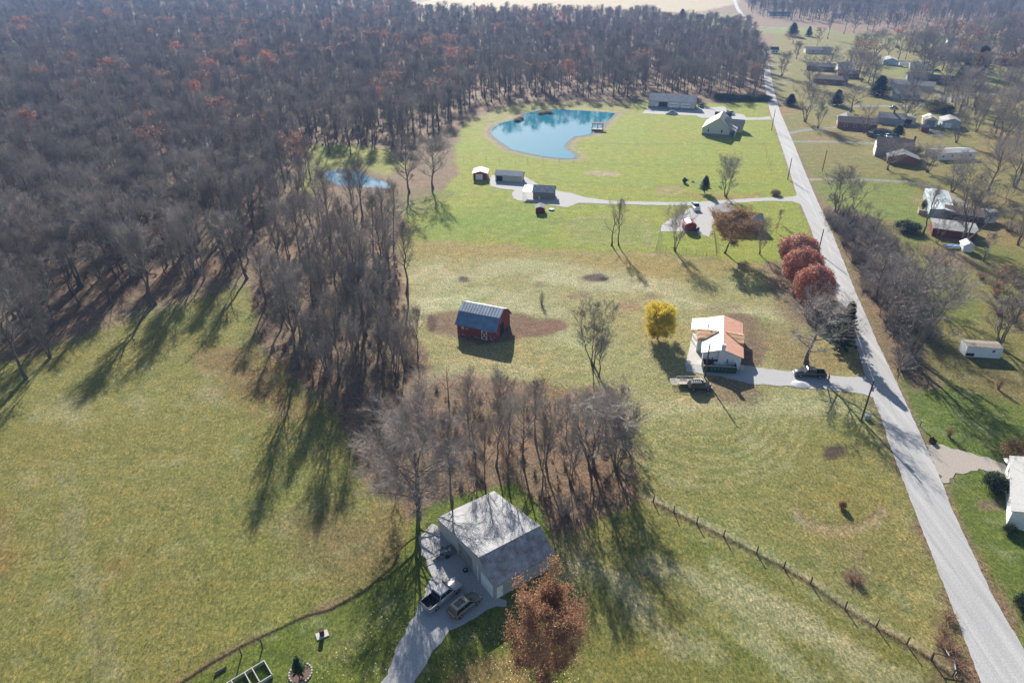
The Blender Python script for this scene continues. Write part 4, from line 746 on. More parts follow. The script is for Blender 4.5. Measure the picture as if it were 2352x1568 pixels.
# --- red barn
b=building('red_barn','old red gambrel barn with peeling paint and blue and silver roof','barn',(-12.2,133.2),-21.6,9.2,[(0,2.9),(1.9,4.9),(4.3,6.1),(6.7,4.9),(8.6,2.9)],BARNW,[BARNR,BARNM,BARNM,BARNR],splits=('faded blue lower slope','silver upper slope',0,0),ovx=.35,ov=.55,
 openings=[('f',5.9,0,1.35,2.2,'xdoor'),('f',1.1,1.6,.5,.6,'window'),('r',2.6,0,2.3,2.7,'opening')])
pp=MB(); r=random.Random(4)
for k in range(46):
    u=r.uniform(.4,8.3); z=r.uniform(.6,5.2)
    lim=2.9+ (u/1.9*2 if u<1.9 else 2) if u<4.3 else 2.9+((8.6-u)/1.9*2 if u>6.7 else 2)
    if z<lim-.2 and not(2.5<u<5 and z<2.8): s=r.uniform(.04,.12); pp.box(9.206,u,z,9.215,u+s,z+s*r.uniform(1.5,3.5))
for k in range(60):
    u=r.choice([r.uniform(1.7,2.6),r.uniform(7.4,9.),r.uniform(7.4,9.)]) if k<34 else r.uniform(.2,9.); z=r.uniform(1.7,2.) if u<3 and k<34 else (r.uniform(.15,2.4) if k<34 else abs(r.gauss(0,.16))+.02); s=r.uniform(.05,.16); pp.box(u,-.015,z,u+s*1.6,-.006,z+s)
o=pp.build('bare_patch',mat('bare pale boards',(.45,.43,.42),.9,var=.2),b); o['label']='flaked paint showing pale boards'
# --- white farm house being re-roofed
FH=(38.9,119.6)
b=building('farm_house','white farm house being re-roofed with white panels and orange battens','house',(46.6,118.3),74.5,14.9,gable(7.6,3.,4.25,.5),WSID,[ORG,WROOF],splits=('orange battened slope','white panelled slope'),ovx=.3,ov=.35,
 openings=[('l',5.4,1.2,.45,1.,'window'),('l',2.4,1.2,.45,1.,'window'),('l',.5,0,.8,2.,'door'),('b',3.,.9,1.,1.2,'window')])
wg=MB(); wg.prism([(5.2,-.2),(5.2,2.9),(7.55,3.9),(9.9,2.9),(9.9,-.2)],7.,8.9,0)      # cross wing to the west
wg.prism([(5.2,2.98),(7.55,3.95),(9.9,2.98)],-.3,-.1,0); wo=wg.build('wing_wall',WSID,b)
cr=MB()
cr.add([(5.0,8.5,3.5),(7.55,8.5,4.18),(7.55,4.6,4.36),(5.0,7.4,3.5),(5.0,9.1,2.85),(7.55,9.1,4.08),(7.55,4.6,4.25),(5.0,7.4,2.9)],[(0,1,2,3),(4,7,6,5),(0,4,5,1),(2,6,7,3),(0,3,7,4)])
cr.add([(5.0,-.45,3.5),(7.55,-.45,4.18),(7.55,3.4,4.36),(5.0,.6,3.5),(5.0,-.45,2.85),(7.55,-.45,4.08),(7.55,3.4,4.25),(5.0,.2,2.9)],[(3,2,1,0),(5,6,7,4),(1,5,4,0),(3,7,6,2),(4,7,3,0)])
cr.build('cross_gable_roof',OSB,b)['label']='bare orange sheathing boards'
cr=MB()
cr.add([(10.3,9.1,2.85),(7.55,9.1,4.18),(7.55,4.6,4.36),(10.3,8.2,2.9),(10.3,9.1,2.75),(7.55,9.1,4.06),(7.55,4.6,4.25),(10.3,8.2,2.8)],[(3,2,1,0),(5,6,7,4),(1,5,4,0),(3,7,6,2),(4,7,3,0)])
cr.add([(10.3,-.45,2.85),(7.55,-.45,4.18),(7.55,3.4,4.36),(10.3,.2,2.9),(10.3,-.45,2.75),(7.55,-.45,4.06),(7.55,3.4,4.25),(10.3,.2,2.8)],[(0,1,2,3),(4,7,6,5),(0,4,5,1),(2,6,7,3),(0,3,7,4)])
cr.build('cross_gable_roof',mat('pale sheathing',(.70,.50,.32),.8,var=.1,scale=2),b)
pr=MB(); slabs(pr,[(7.9,3.02),(10.4,2.5)],9.8,15.2,.1,0); pr.build('porch_roof',WROOF,b)
for u in (10.,12.7,15.3): MB().box(u-.07,10.05,-.1,u+.07,10.2,2.5).build('porch_post',WHITE,b)
MB().box(-.62,3.2,-.2,-.03,4.5,4.3).box(-.5,3.4,4.3,-.1,4.2,5.6).box(-.95,2.9,-.2,-.03,5.2,1.35).build('chimney',CHIM,b)
MB().tube([(8.8,7.,3.6),(8.8,7.,5.1)],[.16,.16],8).build('vent_pipe',WHITE,b); MB().box(-.25,-.9,-.2,1.2,-.06,.55).build('step',CONC,b)
ps=sheet('concrete_pad',[(W([(1574,837),(1583,800),(1590,765),(1612,765),(1616,838)]),.03)],.006,CONC,step=2)
# --- white house at the right edge
RH=(74.2,75.); building('white_house','white house with light grey shingle roof cut by the right edge of the photo','house',RH,58.4,14.1,[(0,2.7),(-4.2,4.3),(-8.4,2.7)][::-1] if False else gable(8.6,2.7,4.4),WHITE,SHINL,openings=[('b',1,1,1,1,'window')]) if False else None
b=building('white_house','white house with light grey shingle roof cut by the right edge of the photo','house',(74.2+14.6*math.cos(R(58.4)),75+14.6*math.sin(R(58.4))),238.4,14.6,gable(8.8,2.7,4.3),CREAM if False else WHITE,SHINL,ovx=.15,ov=.3,
 openings=[('b' if False else 'f',1.6+k*4.3,.9,1.5,1.15,'window') for k in range(3)]+[('r',3.,.9,1.7,1.1,'window',mat('dark teal shutter',(.02,.08,.09)))])
# fix: the street face is the near side of the local frame
# --- outbuildings on the far lawn
building('red_garage','small red garage with pale roof and white door, left end of the far sheds','garage',P(1088,414),-3,5.0,gable(5.4,2.1,2.9),REDM,REDM,openings=[('f',1,0,1,1,'opening')]) if False else None
def gfront(name,label,cat,A,ang,Wd,D,eh,rh,wall,roof,ops,**k):
    """gable end facing the photo: A is its near left base corner, ang the direction of that end"""
    c,s=math.cos(R(ang)),math.sin(R(ang)); pos=(A[0]+Wd*c,A[1]+Wd*s)
    return building(name,label,cat,pos,ang+90,D,gable(Wd,eh,rh),wall,roof,openings=[(('l',Wd-u-w_)+tuple([z,w_,h_]+list(rest)) if side=='l' else (side,u,z,w_,h_,*rest)) for side,u,z,w_,h_,*rest in ops],**k)
PINKR=mat('pale pink roof',(.55,.42,.40),.55,.2,var=.05,stripe=(0,.3,.06))
gfront('red_garage','small red garage with pale roof and white roller door, leftmost of the far sheds','garage',(-14.4,250.2),-3,5.1,6.,2.4,3.2,REDM,PINKR,[('l',.9,0,2.6,2.1,'garage_door')])
building('long_shed','beige long shed with dark open bay, second of the far sheds','shed',(-6.2,248.9),-13,10,gable(4.4,2.3,3.4,.55),TWALL,BLUER,openings=[('f',.4,0,2.4,1.9,'opening')],ov=.3)
b=building('carport_shed','tan shed with streaked roof and white carport on the gravel lane','shed',(7.2,228.3),-10,7.2,gable(5.,2.4,3.9,.6),mat('tan boards',(.24,.21,.17),.8,var=.1,stripe=(0,.3,.15)),STREAK,openings=[('r',.5,0,2.2,2.1,'opening'),('f',2.,0,.5,.8,'door')],ov=.3)
cp=MB(); slabs(cp,[(-.3,2.3),(4.7,3.1)],-3.7,-.35,.08,0); cp.build('carport_roof',WHITE,b)
for x,y,h in ((-3.5,0,2.3),(-3.5,2.3,2.65),(-3.5,4.5,3.)): MB().box(x-.05,y-.05,-.2,x+.05,y+.05,h).build('post',WHITE,b)
gfront('chicken_shed','little dark red coop with grey flat-pitched roof beside a blue wading pool','shed',(7.7,213.3),-3,2.9,3.6,1.7,2.2,REDB,SHING,[('r',1,0,.1,.1,'opening')] if False else [],ov=.2)
building('red_lean_cabin','small round-topped dark red storage cabin by the gravel yard','shed',(56.0,196.7),90,3.6,[(0,1.9),(.5,2.5),(1.75,2.95),(3.,2.5),(3.5,1.9)],REDM,mat('red pink metal roof',(.42,.12,.14),.45,.2,var=.06),ov=.1,ovx=.1)
# L shaped grey roofed house behind the orange tree
b=building('grey_roofed_house','grey shingled ranch house half hidden by the orange leaved tree','house',(63.5,196.5),-4,12.5,gable(9,2.7,4.6),BRICK,SHING,openings=[('r',1.2,.8,1.2,1.1,'window')])
w2=MB(); w2.prism([(0,-.2),(0,2.65),(3.6,4.2),(7.2,2.65),(7.2,-.2)],9.,15.,0); w2.build('wing_wall',BRICK,b)
w3=MB(); 
for sgn in (0,1):
    q=[(-.4,2.5),(3.6,4.3)] if sgn==0 else [(3.6,4.3),(7.6,2.5)]
    (xa,za),(xb,zb)=q; w3.add([(xa,5.5,za),(xb,5.5,zb),(xb,15.3,zb),(xa,15.3,za),(xa,5.5,za+.12),(xb,5.5,zb+.12),(xb,15.3,zb+.12),(xa,15.3,za+.12)],[(0,3,2,1),(4,5,6,7),(0,1,5,4),(1,2,6,5),(2,3,7,6),(3,0,4,7)])
w3.build('wing_roof',SHING,b)
# --- long metal building and farm house at the back
LB=(73.3,382.); b=building('long_metal_building','long cream metal workshop with white roller doors at the edge of the woods','workshop',LB,-17.5,24.5,gable(11,3.9,6.6),mat('cream metal wall',(.52,.50,.43),.6,var=.04,stripe=(0,.4,.08)),METALL,ovx=.2,ov=.3,found=.9,
 openings=[('f',5.6,0,4.6,3.4,'opening'),('f',11.4,0,4.6,3.3,'garage_door',WHITE,1),('f',17.4,0,4.6,3.3,'garage_door',WHITE,1),('f',3.8,0,1.1,2.3,'door')])
c,s=math.cos(R(-21)),math.sin(R(-21)); FW=12.; pos=(87.6+FW*c,320.7+FW*s)
b=building('tan_farm_house','large cream farm house with tan roof and two dormers beside the far workshop','house',pos,69,17.,[(0,3.3),(FW*.43,7.9),(FW,3.2)],mat('cream siding',(.55,.53,.47),.7,var=.04,stripe=(2,.25,.08)),mat('tan shingles',(.36,.33,.29),.8,var=.07,scale=2),ovx=.4,ov=.5,found=.9,
 openings=[('l',2.9,1.4,.9,1.6,'window'),('l',8.9,1.4,.9,1.6,'window')])
for u in (4.,8.6):
    d=MB(); d.prism([(u,3.2),(u,5.6),(u+1.1,6.4),(u+2.2,5.6),(u+2.2,3.2)],.7,3.4,0); do=d.build('dormer',mat('cream siding'  ,(0,0,0)),b)
    q=MB(); 
    for xa,za,xb,zb in ((u-.25,5.45,u+1.1,6.5),(u+1.1,6.5,u+2.45,5.45)): q.add([(xa,.4,za),(xb,.4,zb),(xb,3.9,zb),(xa,3.9,za),(xa,.4,za+.1),(xb,.4,zb+.1),(xb,3.9,zb+.1),(xa,3.9,za+.1)],[(0,3,2,1),(4,5,6,7),(0,1,5,4),(1,2,6,5),(2,3,7,6),(3,0,4,7)])
    q.build('dormer_roof',mat('tan shingles',(0,0,0)),do)
pr=MB(); slabs(pr,[(-2.9,2.5),(0,3.35)],0,10,.12,0); pr.build('porch_roof',mat('tan shingles',(0,0,0)),b)
for u in (.2,4.,9.7): MB().box(u,-2.7,-.2,u+.2,-2.5,2.5).build('porch_post',WHITE,b)
w2=MB(); w2.prism([(10.4,-.2),(10.4,2.8),(13.6,5.),(16.8,2.8),(16.8,-.2)],-5,.0,0); w2.build('wing_wall',mat('cream siding',(0,0,0)),b)
q=MB()
for xa,za,xb,zb in ((10.,2.7,13.6,5.15),(13.6,5.15,17.2,2.7)): q.add([(xa,-5.4,za),(xb,-5.4,zb),(xb,3,zb),(xa,3,za),(xa,-5.4,za+.12),(xb,-5.4,zb+.12),(xb,3,zb+.12),(xa,3,za+.12)],[(0,3,2,1),(4,5,6,7),(0,1,5,4),(1,2,6,5),(2,3,7,6),(3,0,4,7)])
q.build('wing_roof',mat('tan shingles',(0,0,0)),b)
building('dark_garden_shed','dark shed between the cream workshop and the tan farm house','shed',(101,350),-18,7.5,gable(5,2.4,3.8),SHBLK,SHBLK)
# --- trailers and houses right of the road
def mh(name,label,A,ang,L_,W_,wall,roof,cat='mobile home',ops=(),eh=2.7,rh=3.2,**k): return building(name,label,cat,A,ang,L_,gable(W_,eh,rh),wall,roof,ovx=.1,ov=.12,openings=ops,t=.08,**k)
b=mh('mobile_home','long pale blue mobile home with light metal roof and wooden deck','' or (133.,208.7),0,1,1,WTEAL,TEALR) if False else mh('mobile_home','long pale blue mobile home with light metal roof and wooden deck',(133.3+7.*math.cos(R(-24)),209.5+7.*math.sin(R(-24))),66,23,7.,WTEAL,TEALR,ops=[('b',4+k*3.2,1.1,.9,1.1,'window') for k in range(6)]+[('l',2.5,1.2,.9,.9,'window')])
MB().box(2.,7.1,-.2,6,9.6,.55).box(2.,9.5,.55,6,9.6,1.4).box(2.,7.2,.55,2.1,9.6,1.4).build('deck',mat('weathered deck',(.3,.25,.2),.9,var=.2,scale=2),b)
building('white_shed','small white metal shed with gambrel-like roof right of the brown roofed house','shed',(147.1,205.),-10,4.6,[(0,2.2),(1.,2.9),(2.6,3.3),(4.2,2.9),(5.2,2.2)],WTEAL if False else WHITE,METALL,openings=[('f',.8,.9,.7,.8,'window')],ov=.15)
b=building('brown_roofed_garage','low brown shingled garage behind the big leaning tree','garage',(137.,207.5),-28,11,gable(8,2.4,3.6),mat('dark boards',(.08,.07,.065),.9),SHINB)
b=building('red_shed','long dark red shed with grey flat metal roof','shed',(126.,193.6),-24,11.5,[(0,2.3),(3.4,2.7),(9,2.4)],REDB,mat('dull metal roof',(.28,.27,.27),.6,.3,var=.2,scale=.8),ov=.2)
gfront('white_hut','tiny white hut with pale roof below the red shed','shed',(128.1,181.),-14,2.5,3.2,1.9,2.7,WHITE,WROOF,[])
building('storage_trailer','white storage trailer box with dark window on the right lawn','trailer',(95.9,123.8),-8,7.,gable(3.,2.3,2.45,.5),WSID,mat('brown flat roof',(.25,.21,.18),.8,var=.2),ovx=.05,ov=.05,t=.05,openings=[('f',4.9,1.2,.8,.75,'window'),('f',.2,.05,1.6,.7,'opening')])
b=building('brick_house','brick ranch house with grey hipped roof and white vent','house',(155.5,334),-22,17,gable(9,2.8,4.8),BRICK,SHINB,openings=[('f',3,.9,1.4,1.2,'window'),('f',7,.9,1.4,1.2,'window'),('f',12,.9,1.4,1.2,'window')])
w2=MB(); w2.prism([(0,-.2),(0,2.8),(3.6,4.6),(7.2,2.8),(7.2,-.2)],9.,15.,0); w2.build('wing_wall',CREAM,b)
q=MB()
for xa,za,xb,zb in ((-.4,2.6,3.6,4.7),(3.6,4.7,7.6,2.6)): q.add([(xa,5.,za),(xb,5.,zb),(xb,15.4,zb),(xa,15.4,za),(xa,5.,za+.12),(xb,5.,zb+.12),(xb,15.4,zb+.12),(xa,15.4,za+.12)],[(0,3,2,1),(4,5,6,7),(0,1,5,4),(1,2,6,5),(2,3,7,6),(3,0,4,7)])
q.build('wing_roof',SHING,b); MB().tube([(9,4.5,4.3),(9,4.5,5.6)],[.2,.2],8).build('vent_pipe',WHITE,b)
b=building('grey_house','grey hip-roofed house with white front by the brick house','house',(179.5,345),-30,12,gable(9,2.8,4.6),mat('grey siding',(.30,.32,.34),.8,stripe=(2,.2,.1)),SHBLK if False else SHING,openings=[('l',1.5,.8,1.,1.2,'window'),('l',5,.8,1.,1.2,'window')])
MB().box(6,4,4,6.8,4.8,6.2).build('chimney',BRICK,b)
gfront('cream_garage','cream garage with dark open door, left one of the cream pair','garage',(190.5,343.5),-20,6.4,7,2.7,3.6,CREAM,CREAM,[('l',1.2,0,3.6,2.2,'opening')])
gfront('cream_garage','tall cream garage with round-topped grey door, right one of the cream pair','garage',(199,338),-20,5.6,9,3.,4.4,CREAM,CREAM,[('l',1.,0,3.6,2.9,'garage_door',mat('grey door',(.2,.22,.22)))])
gfront('blue_white_garage','pale blue garage with white metal roof right of the cream garages','garage',(206,335),-20,8,10,2.9,4.4,WTEAL,METALL,[('l',1,0,3,2.3,'garage_door')])
building('little_red_shed','little barrel-roofed red shed near the cream garages','shed',(192,327),-20,3.2,gable(3,2.,2.8),REDM,mat('dull metal roof',(0,0,0)))
b=building('two_storey_house','two-storey white and brown house with sweeping low wing','house',(150.2,283.5),-22,13.5,gable(9.5,4.6,6.8),mat('tan siding',(.34,.30,.26),.8,stripe=(2,.2,.1)),SHINB,openings=[('l',1.6,1.5,1.1,1.8,'window'),('l',5.2,1.5,1.1,1.8,'window')])
MB().box(-.08,-.06,-.2,.02,9.56,4.6).build('white_facade',WHITE,b); q=MB(); q.prism([(4,-.2),(4,2.5),(9.5,4.),(15,2.5),(15,-.2)],-10,-.02,0); q.build('low_wing_wall',BRICK,b)
q=MB()
for xa,za,xb,zb in ((3.6,2.4,9.5,4.1),(9.5,4.1,15.4,2.4)): q.add([(xa,-10.4,za),(xb,-10.4,zb),(xb,.4,zb),(xa,.4,za),(xa,-10.4,za+.12),(xb,-10.4,zb+.12),(xb,.4,zb+.12),(xa,.4,za+.12)],[(0,3,2,1),(4,5,6,7),(0,1,5,4),(1,2,6,5),(2,3,7,6),(3,0,4,7)])
q.build('low_wing_roof',SHING,b); MB().box(13.4,6,0,14.2,6.9,8).build('chimney',BRICK,b)
mh('mobile_home','white mobile home with silver roof behind bare trees at right','' or (0,0),0,1,1,WHITE,METALL) if False else mh('mobile_home','white mobile home with silver roof behind bare trees at right',(172.5,277),8,17,7.5,WHITE,METALL,ops=[('f',2+k*4,1,1.,1.1,'window') for k in range(4)],rh=3.4)
building('duplex_house','long grey duplex roof by the bend of the street','house',(231,440),-30,24,gable(11,2.8,4.8),CREAM,SHING)
building('far_dark_house','dark roofed house by the far parked car','house',(264,459),-28,15,gable(9,2.8,4.6),mat('dark boards',(0,0,0)),SHBLK)
b=gfront('pale_far_house','pale blue house with low gable beside a white round tank','house',(273,537),-18,10,14,3,4.6,WTEAL,SHINL,[('l',2,.9,1.3,1.2,'window')])
o=MB(); o.prism([(math.cos(R(a))*1.5,1.6+math.sin(R(a))*1.5) for a in range(-30,211,20)],0,7,0,ax='x'); o=o.build('propane_tank',WHITE,loc=(280,528,0)); o.rotation_euler.z=R(-15); tag(o,'white barrel-shaped shelter beside the pale far house','shelter')
FR=[('pale_far_house','white far house behind the tall bare trees',2100,158,-20,12,9,WHITE,SHINL),('small_far_house','pale low house just right of the round tank shelter',2095,183,-20,13,8,WTEAL,SHING),('small_far_house','dark low house near the right edge among far trees',2310,150,-5,15,9,SHBLK,SHBLK),('blue_roofed_house','small blue roofed house up the road',1932,160,-15,9,8,WHITE,BLUER),
 ('small_far_house','brown roofed ranch house on the far street, nearest the road',1885,190,-25,20,10,BRICK,SHINB),('small_far_house','grey ranch house on the far street under the bare tree',1868,160,-25,18,9,BRICK,SHING),('small_far_house','long dark roofed house behind the pines up the road',1868,122,-10,20,10,CREAM,SHING),('small_far_house','small dark roofed shed by the roadside up the road',1776,122,0,6,5,WHITE,SHBLK),
 ('far_house','grey house alone on the pale grass beyond the woods',1665,53,-8,12,8,WTEAL,SHING),('far_barn','small dark barn beyond the woods, left of the grey house',1607,43,-8,9,7,SHBLK,SHBLK),('far_house','long blue-grey house below the far woods',1790,36,-6,26,9,WTEAL,SHBLK),('far_house','white and blue house below the far woods',1922,41,-6,12,9,WHITE,BLUER),
 ('far_house','white house among the bare trees at the far right',2188,100,-20,14,10,WHITE,SHBLK),('far_house','brown long roof in front of the far lawn',2180,138,-12,26,10,BRICK,SHINB),('white_long_shed','white roof glimpsed inside the far woods',1640,82,-5,20,8,WHITE,METALL),('white_long_shed','white roof glimpsed inside the woods above the workshop',1466,105,-5,14,8,WHITE,METALL),('small_far_house','grey roofed house with carport by the street bend',2060,225,-30,14,9,WTEAL,SHING),('low_brown_house','brown low house beside the far street, under a bare tree',1935,178,-15,13,8,BRICK,SHINB)]
for nm,lb,x,y,a,L_,W_,wm,rm in FR: building(nm,lb,'barn' if 'barn' in nm else 'shed' if 'shed' in nm and 'shelter' not in nm else 'house',P(x-L_*.9,y+1),a,L_,gable(W_,2.8,4.6),wm,rm,openings=[('f',L_*.25,.9,1.4,1.2,'window'),('f',L_*.6,.9,1.4,1.2,'window')])
# --- pavilion dock in the pond
dx,dy=P(1358,300); d=thing('dock_pavilion','brown roofed pavilion on a wooden dock at the pond shore','dock',(dx,dy,0),R(-12))
MB().box(0,0,.45,5.2,4.,.6).build('deck',mat('pale deck',(.30,.27,.24),.8,var=.1),d); MB().box(-.2,1.8,2.9,5.4,4.6,3.05).build('roof',mat('brown sheet roof',(.16,.075,.06),.9,var=.2),d)
for x in (.1,2.5,5.): 
    for y in (2.,4.2): MB().box(x,y,-.4,x+.15,y+.15,2.9).build('post',mat('dark post',(.06,.045,.04),.9),d)
    MB().box(x,.1,-.4,x+.15,.25,1.4).build('post',mat('dark post',(0,0,0)),d)
MB().box(0,.1,1.35,5.2,.18,1.45).box(5.1,.1,1.35,5.2,2,1.45).build('railing',mat('dark post',(0,0,0)),d)
# ------------------------------------------------------------ vehicles
TYRE=mat('tyre rubber',(.018,.018,.02),.9); RIM=mat('rim metal',(.45,.45,.46),.35,.8); VGL=mat('vehicle glass',(.015,.02,.022),.05,var=.1,spec=.8); LAMP=mat('lamp lens',(.55,.53,.48),.15); TAIL=mat('tail lens',(.25,.01,.01),.2); BLK=mat('black plastic',(.02,.02,.021),.6)
def paint_(nm,c): return mat(nm+' paint',c,.28,.45,var=.03,scale=.5,spec=.5,coat=.6)
def ring(x,zb,zt,hw,top=.82,r=.12):
    return [(x,-hw*.93,zb),(x,-hw,zb+r),(x,-hw,zt-r*1.6),(x,-hw*top,zt),(x,hw*top,zt),(x,hw,zt-r*1.6),(x,hw,zb+r),(x,hw*.93,zb)]
def wheels(root,xs,hw,r=.36,wd=.24):
    for x in xs:
        for s in (-1,1):
            w_=thing('wheel','','',(0,0,0)); [w_.__delitem__(k) for k in ('label','category')]; bpy.data.objects.remove(w_)
            t=MB(); y0=s*(hw-wd); y1=s*(hw+.01); pts=[Vector((x,y0,r)),Vector((x,y0+(y1-y0)*.15,r)),Vector((x,y0+(y1-y0)*.85,r)),Vector((x,y1,r))]; t.tube(pts,[r*.9,r,r,r*.9],16); o=t.build('wheel',TYRE,root)
            q=MB(); q.tube([Vector((x,y1-s*.01,r)),Vector((x,y1+s*.012,r))],[r*.6,r*.55],10); q.build('rim',RIM,o)
def vehicle(kind,label,pos,ang,paint,L=4.8,Wd=1.9,Hh=1.75,cat='car',group=None,name='parked_car',extra=None):
    root=thing(name,label,cat,(pos[0],pos[1],.01),R(ang),group); hw=Wd/2; g=.32; hz=Hh*.56; x0=-L/2; x1=L/2   # +x is the front
    if kind=='pickup':
        bx=x0+L*.31; cabr=bx; cabf=x1-L*.27
        b=MB(); b.loft([ring(bx+.02,g,hz+.12,hw,.95),ring(cabf,g,hz+.14,hw,.92),ring(x1-.9,g,hz+.08,hw,.86),ring(x1-.25,g,hz-.04,hw*.96,.82),ring(x1,g+.1,hz-.25,hw*.86,.82)]); b.build('body',paint,root,True)
        q=MB(); t=.09; zt=hz+.12; q.box(x0,-hw,g+.08,bx,-hw+t,zt); q.box(x0,hw-t,g+.08,bx,hw,zt); q.box(x0,-hw+t,g+.08,x0+.08,hw-t,zt-.01); q.box(x0+.08,-hw+t,g+.08,bx,hw-t,g+.16); q.build('bed',paint,root)
        MB().box(x0+.09,-hw+t+.01,g+.17,bx-.01,hw-t-.01,g+.2).box(bx-.05,-hw+t+.01,g+.2,bx-.011,hw-t-.01,zt-.02).box(x0+.082,-hw+t+.002,g+.2,x0+.1,hw-t-.002,zt-.03).box(x0+.1,-hw+t+.002,g+.2,bx-.05,-hw+t+.02,zt-.02).box(x0+.1,hw-t-.02,g+.2,bx-.05,hw-t-.002,zt-.02).build('bed_liner',BLK,root)
        cab=(cabr,cabr+.25,cabf-.75,cabf); zb=hz+.05
    elif kind=='van':
        b=MB(); b.loft([ring(x0,g+.05,hz+.15,hw*.95,.95),ring(x0+.3,g,hz+.2,hw,.95),ring(x1-1.2,g,hz+.2,hw,.92),ring(x1-.3,g,hz-.05,hw*.95,.85),ring(x1,g+.1,hz-.3,hw*.85,.8)]); b.build('body',paint,root,True); cab=(x0+.05,x0+.25,x1-1.9,x1-1.1); zb=hz+.1
    elif kind=='suv':
        b=MB(); b.loft([ring(x0,g+.1,hz-.05,hw*.9,.9),ring(x0+.22,g,hz+.08,hw*.98,.92),ring(-.2,g,hz+.1,hw,.92),ring(x1-1.25,g,hz+.06,hw,.88),ring(x1-.35,g,hz-.1,hw*.94,.8),ring(x1,g+.12,hz-.32,hw*.78,.78)]); b.build('body',paint,root,True); cab=(x0+.08,x0+.5,x1-2.1,x1-1.2); zb=hz+.02
    else:
        b=MB(); b.loft([ring(x0,g+.1,hz-.1,hw*.86,.8),ring(x0+.3,g,hz+.02,hw*.97,.85),ring(0,g,hz+.06,hw,.9),ring(x1-1.2,g,hz,hw,.85),ring(x1-.3,g,hz-.16,hw*.92,.78),ring(x1,g+.1,hz-.34,hw*.75,.75)]); b.build('body',paint,root,True); cab=(x0+.5,x0+1.15,x1-2.15,x1-1.25); zb=hz
    a0,a1,c1,c0=cab; ht=Hh-.06; w1=hw*.93; w2=hw*.76; gl=MB()
    gl.loft([[(a0,-w1,zb),(a0,w1,zb),(c0,w1*.97,zb),(c0,-w1*.97,zb)],[(a1,-w2,ht),(a1,w2,ht),(c1,w2,ht),(c1,-w2,ht)]]); gl.build('window',VGL,root)
    ro=MB(); ro.loft([[(a1-.05,-w2-.03,ht-.02),(a1-.05,w2+.03,ht-.02),(c1+.05,w2+.03,ht-.02),(c1+.05,-w2-.03,ht-.02)],[(a1+.08,-w2+.05,Hh),(a1+.08,w2-.05,Hh),(c1-.1,w2-.05,Hh),(c1-.1,-w2+.05,Hh)]]); rf=ro.build('roof',paint,root)
    pl=MB()
    for s in (-1,1):
        for (xa,xb) in ((a0,a1),(c0,c1),((a0+c0)/2-.02,(a1+c1)/2-.02)):
            pl.tube([Vector((xa,s*w1*.985,zb)),Vector((xb,s*(w2+.01),ht))],[.045,.04],5)
    pl.build('pillar',paint if kind!='van' else paint,root)
    for s in (-1,1): MB().box(x1-.28,s*hw*.62-.18,hz-.36,x1-.04,s*hw*.62+.18,hz-.2).build('headlight',LAMP,root); MB().box(x0-.012,s*hw*.8-.1,hz-.3,x0+.1,s*hw*.8+.1,hz-.02).build('taillight',TAIL,root); MB().box(c0-.25,s*(hw+.16)-.09,zb+.02,c0-.1,s*(hw+.16)+.09,zb+.2).build('mirror',BLK,root)
    MB().box(x1-.1,-hw*.8,g,x1+.06,hw*.8,g+.2).build('bumper',BLK if kind!='pickup' else RIM,root); wheels(root,(x0+L*.2,x1-L*.185),hw,.37 if kind!='pickup' else .41)
    if extra=='sunroof': MB().box(a1+.35,-w2*.62,Hh+.002,a1+1.05,w2*.62,Hh+.012).box(a1+1.12,-w2*.62,Hh+.002,a1+1.7,w2*.62,Hh+.012).build('sunroof',VGL,rf)
    if extra=='rack':
        q=MB(); 
        for s in (-1,1): q.box(a1+.1,s*w2*.85-.03,Hh+.01,c1-.1,s*w2*.85+.03,Hh+.1)
        for k in range(5): x=a1+.2+k*(c1-a1-.4)/4; q.box(x,-w2*.82,Hh+.04,x+.05,w2*.82,Hh+.08)
        q.build('roof_rack',mat('grey rack',(.35,.35,.36),.5,.4),root)
    return root
G3=lambda x,y:rz((1100,1300),4.355,x,y)
a=P(*G3(215,1310),.9); b_=P(*G3(470,1110),.9); ang=math.degrees(math.atan2(b_[1]-a[1],b_[0]-a[0])); cpos=P(*G3(355,1255),.6)
vehicle('pickup','silver crew-cab pickup with open black bed parked by the metal garage',cpos,ang,paint_('silver',(.46,.46,.47)),6.0,2.05,1.9,'pickup','','pickup_truck')
cpos=P(*G3(615,1370),.6); a=P(*G3(480,1430),.9); b_=P(*G3(700,1280),.9)
vehicle('suv','dark tan SUV with twin sunroof parked next to the silver pickup',cpos,ang-1,paint_('tan',(.22,.20,.165)),4.75,1.9,1.72,'suv','','parked_car','sunroof')
for o in COL.objects:
    if o.get('group')=='': del o['group']
vehicle('suv','dark SUV with roof rack parked in front of the flatbed utility trailer',P(1606,893),0,paint_('dark grey',(.035,.035,.04)),4.6,1.9,1.8,'suv',None,'parked_car','rack')
vehicle('pickup','dark charcoal pickup on the gravel driveway left of the road',P(1858,863),173,paint_('charcoal',(.06,.058,.062)),6.1,2.05,1.9,'pickup',None,'pickup_truck')
cp_=P(2343,1063,.5); vehicle('sedan','white car half hidden behind the white house at the right edge',cp_,168,paint_('white car',(.72,.72,.72)),4.7,1.85,1.5)
vehicle('pickup','white utility pickup with tool boxes on the gravel yard',P(1597,480),-90,paint_('white car',(0,0,0)),6.0,2.1,2.1,'pickup',None,'pickup_truck')
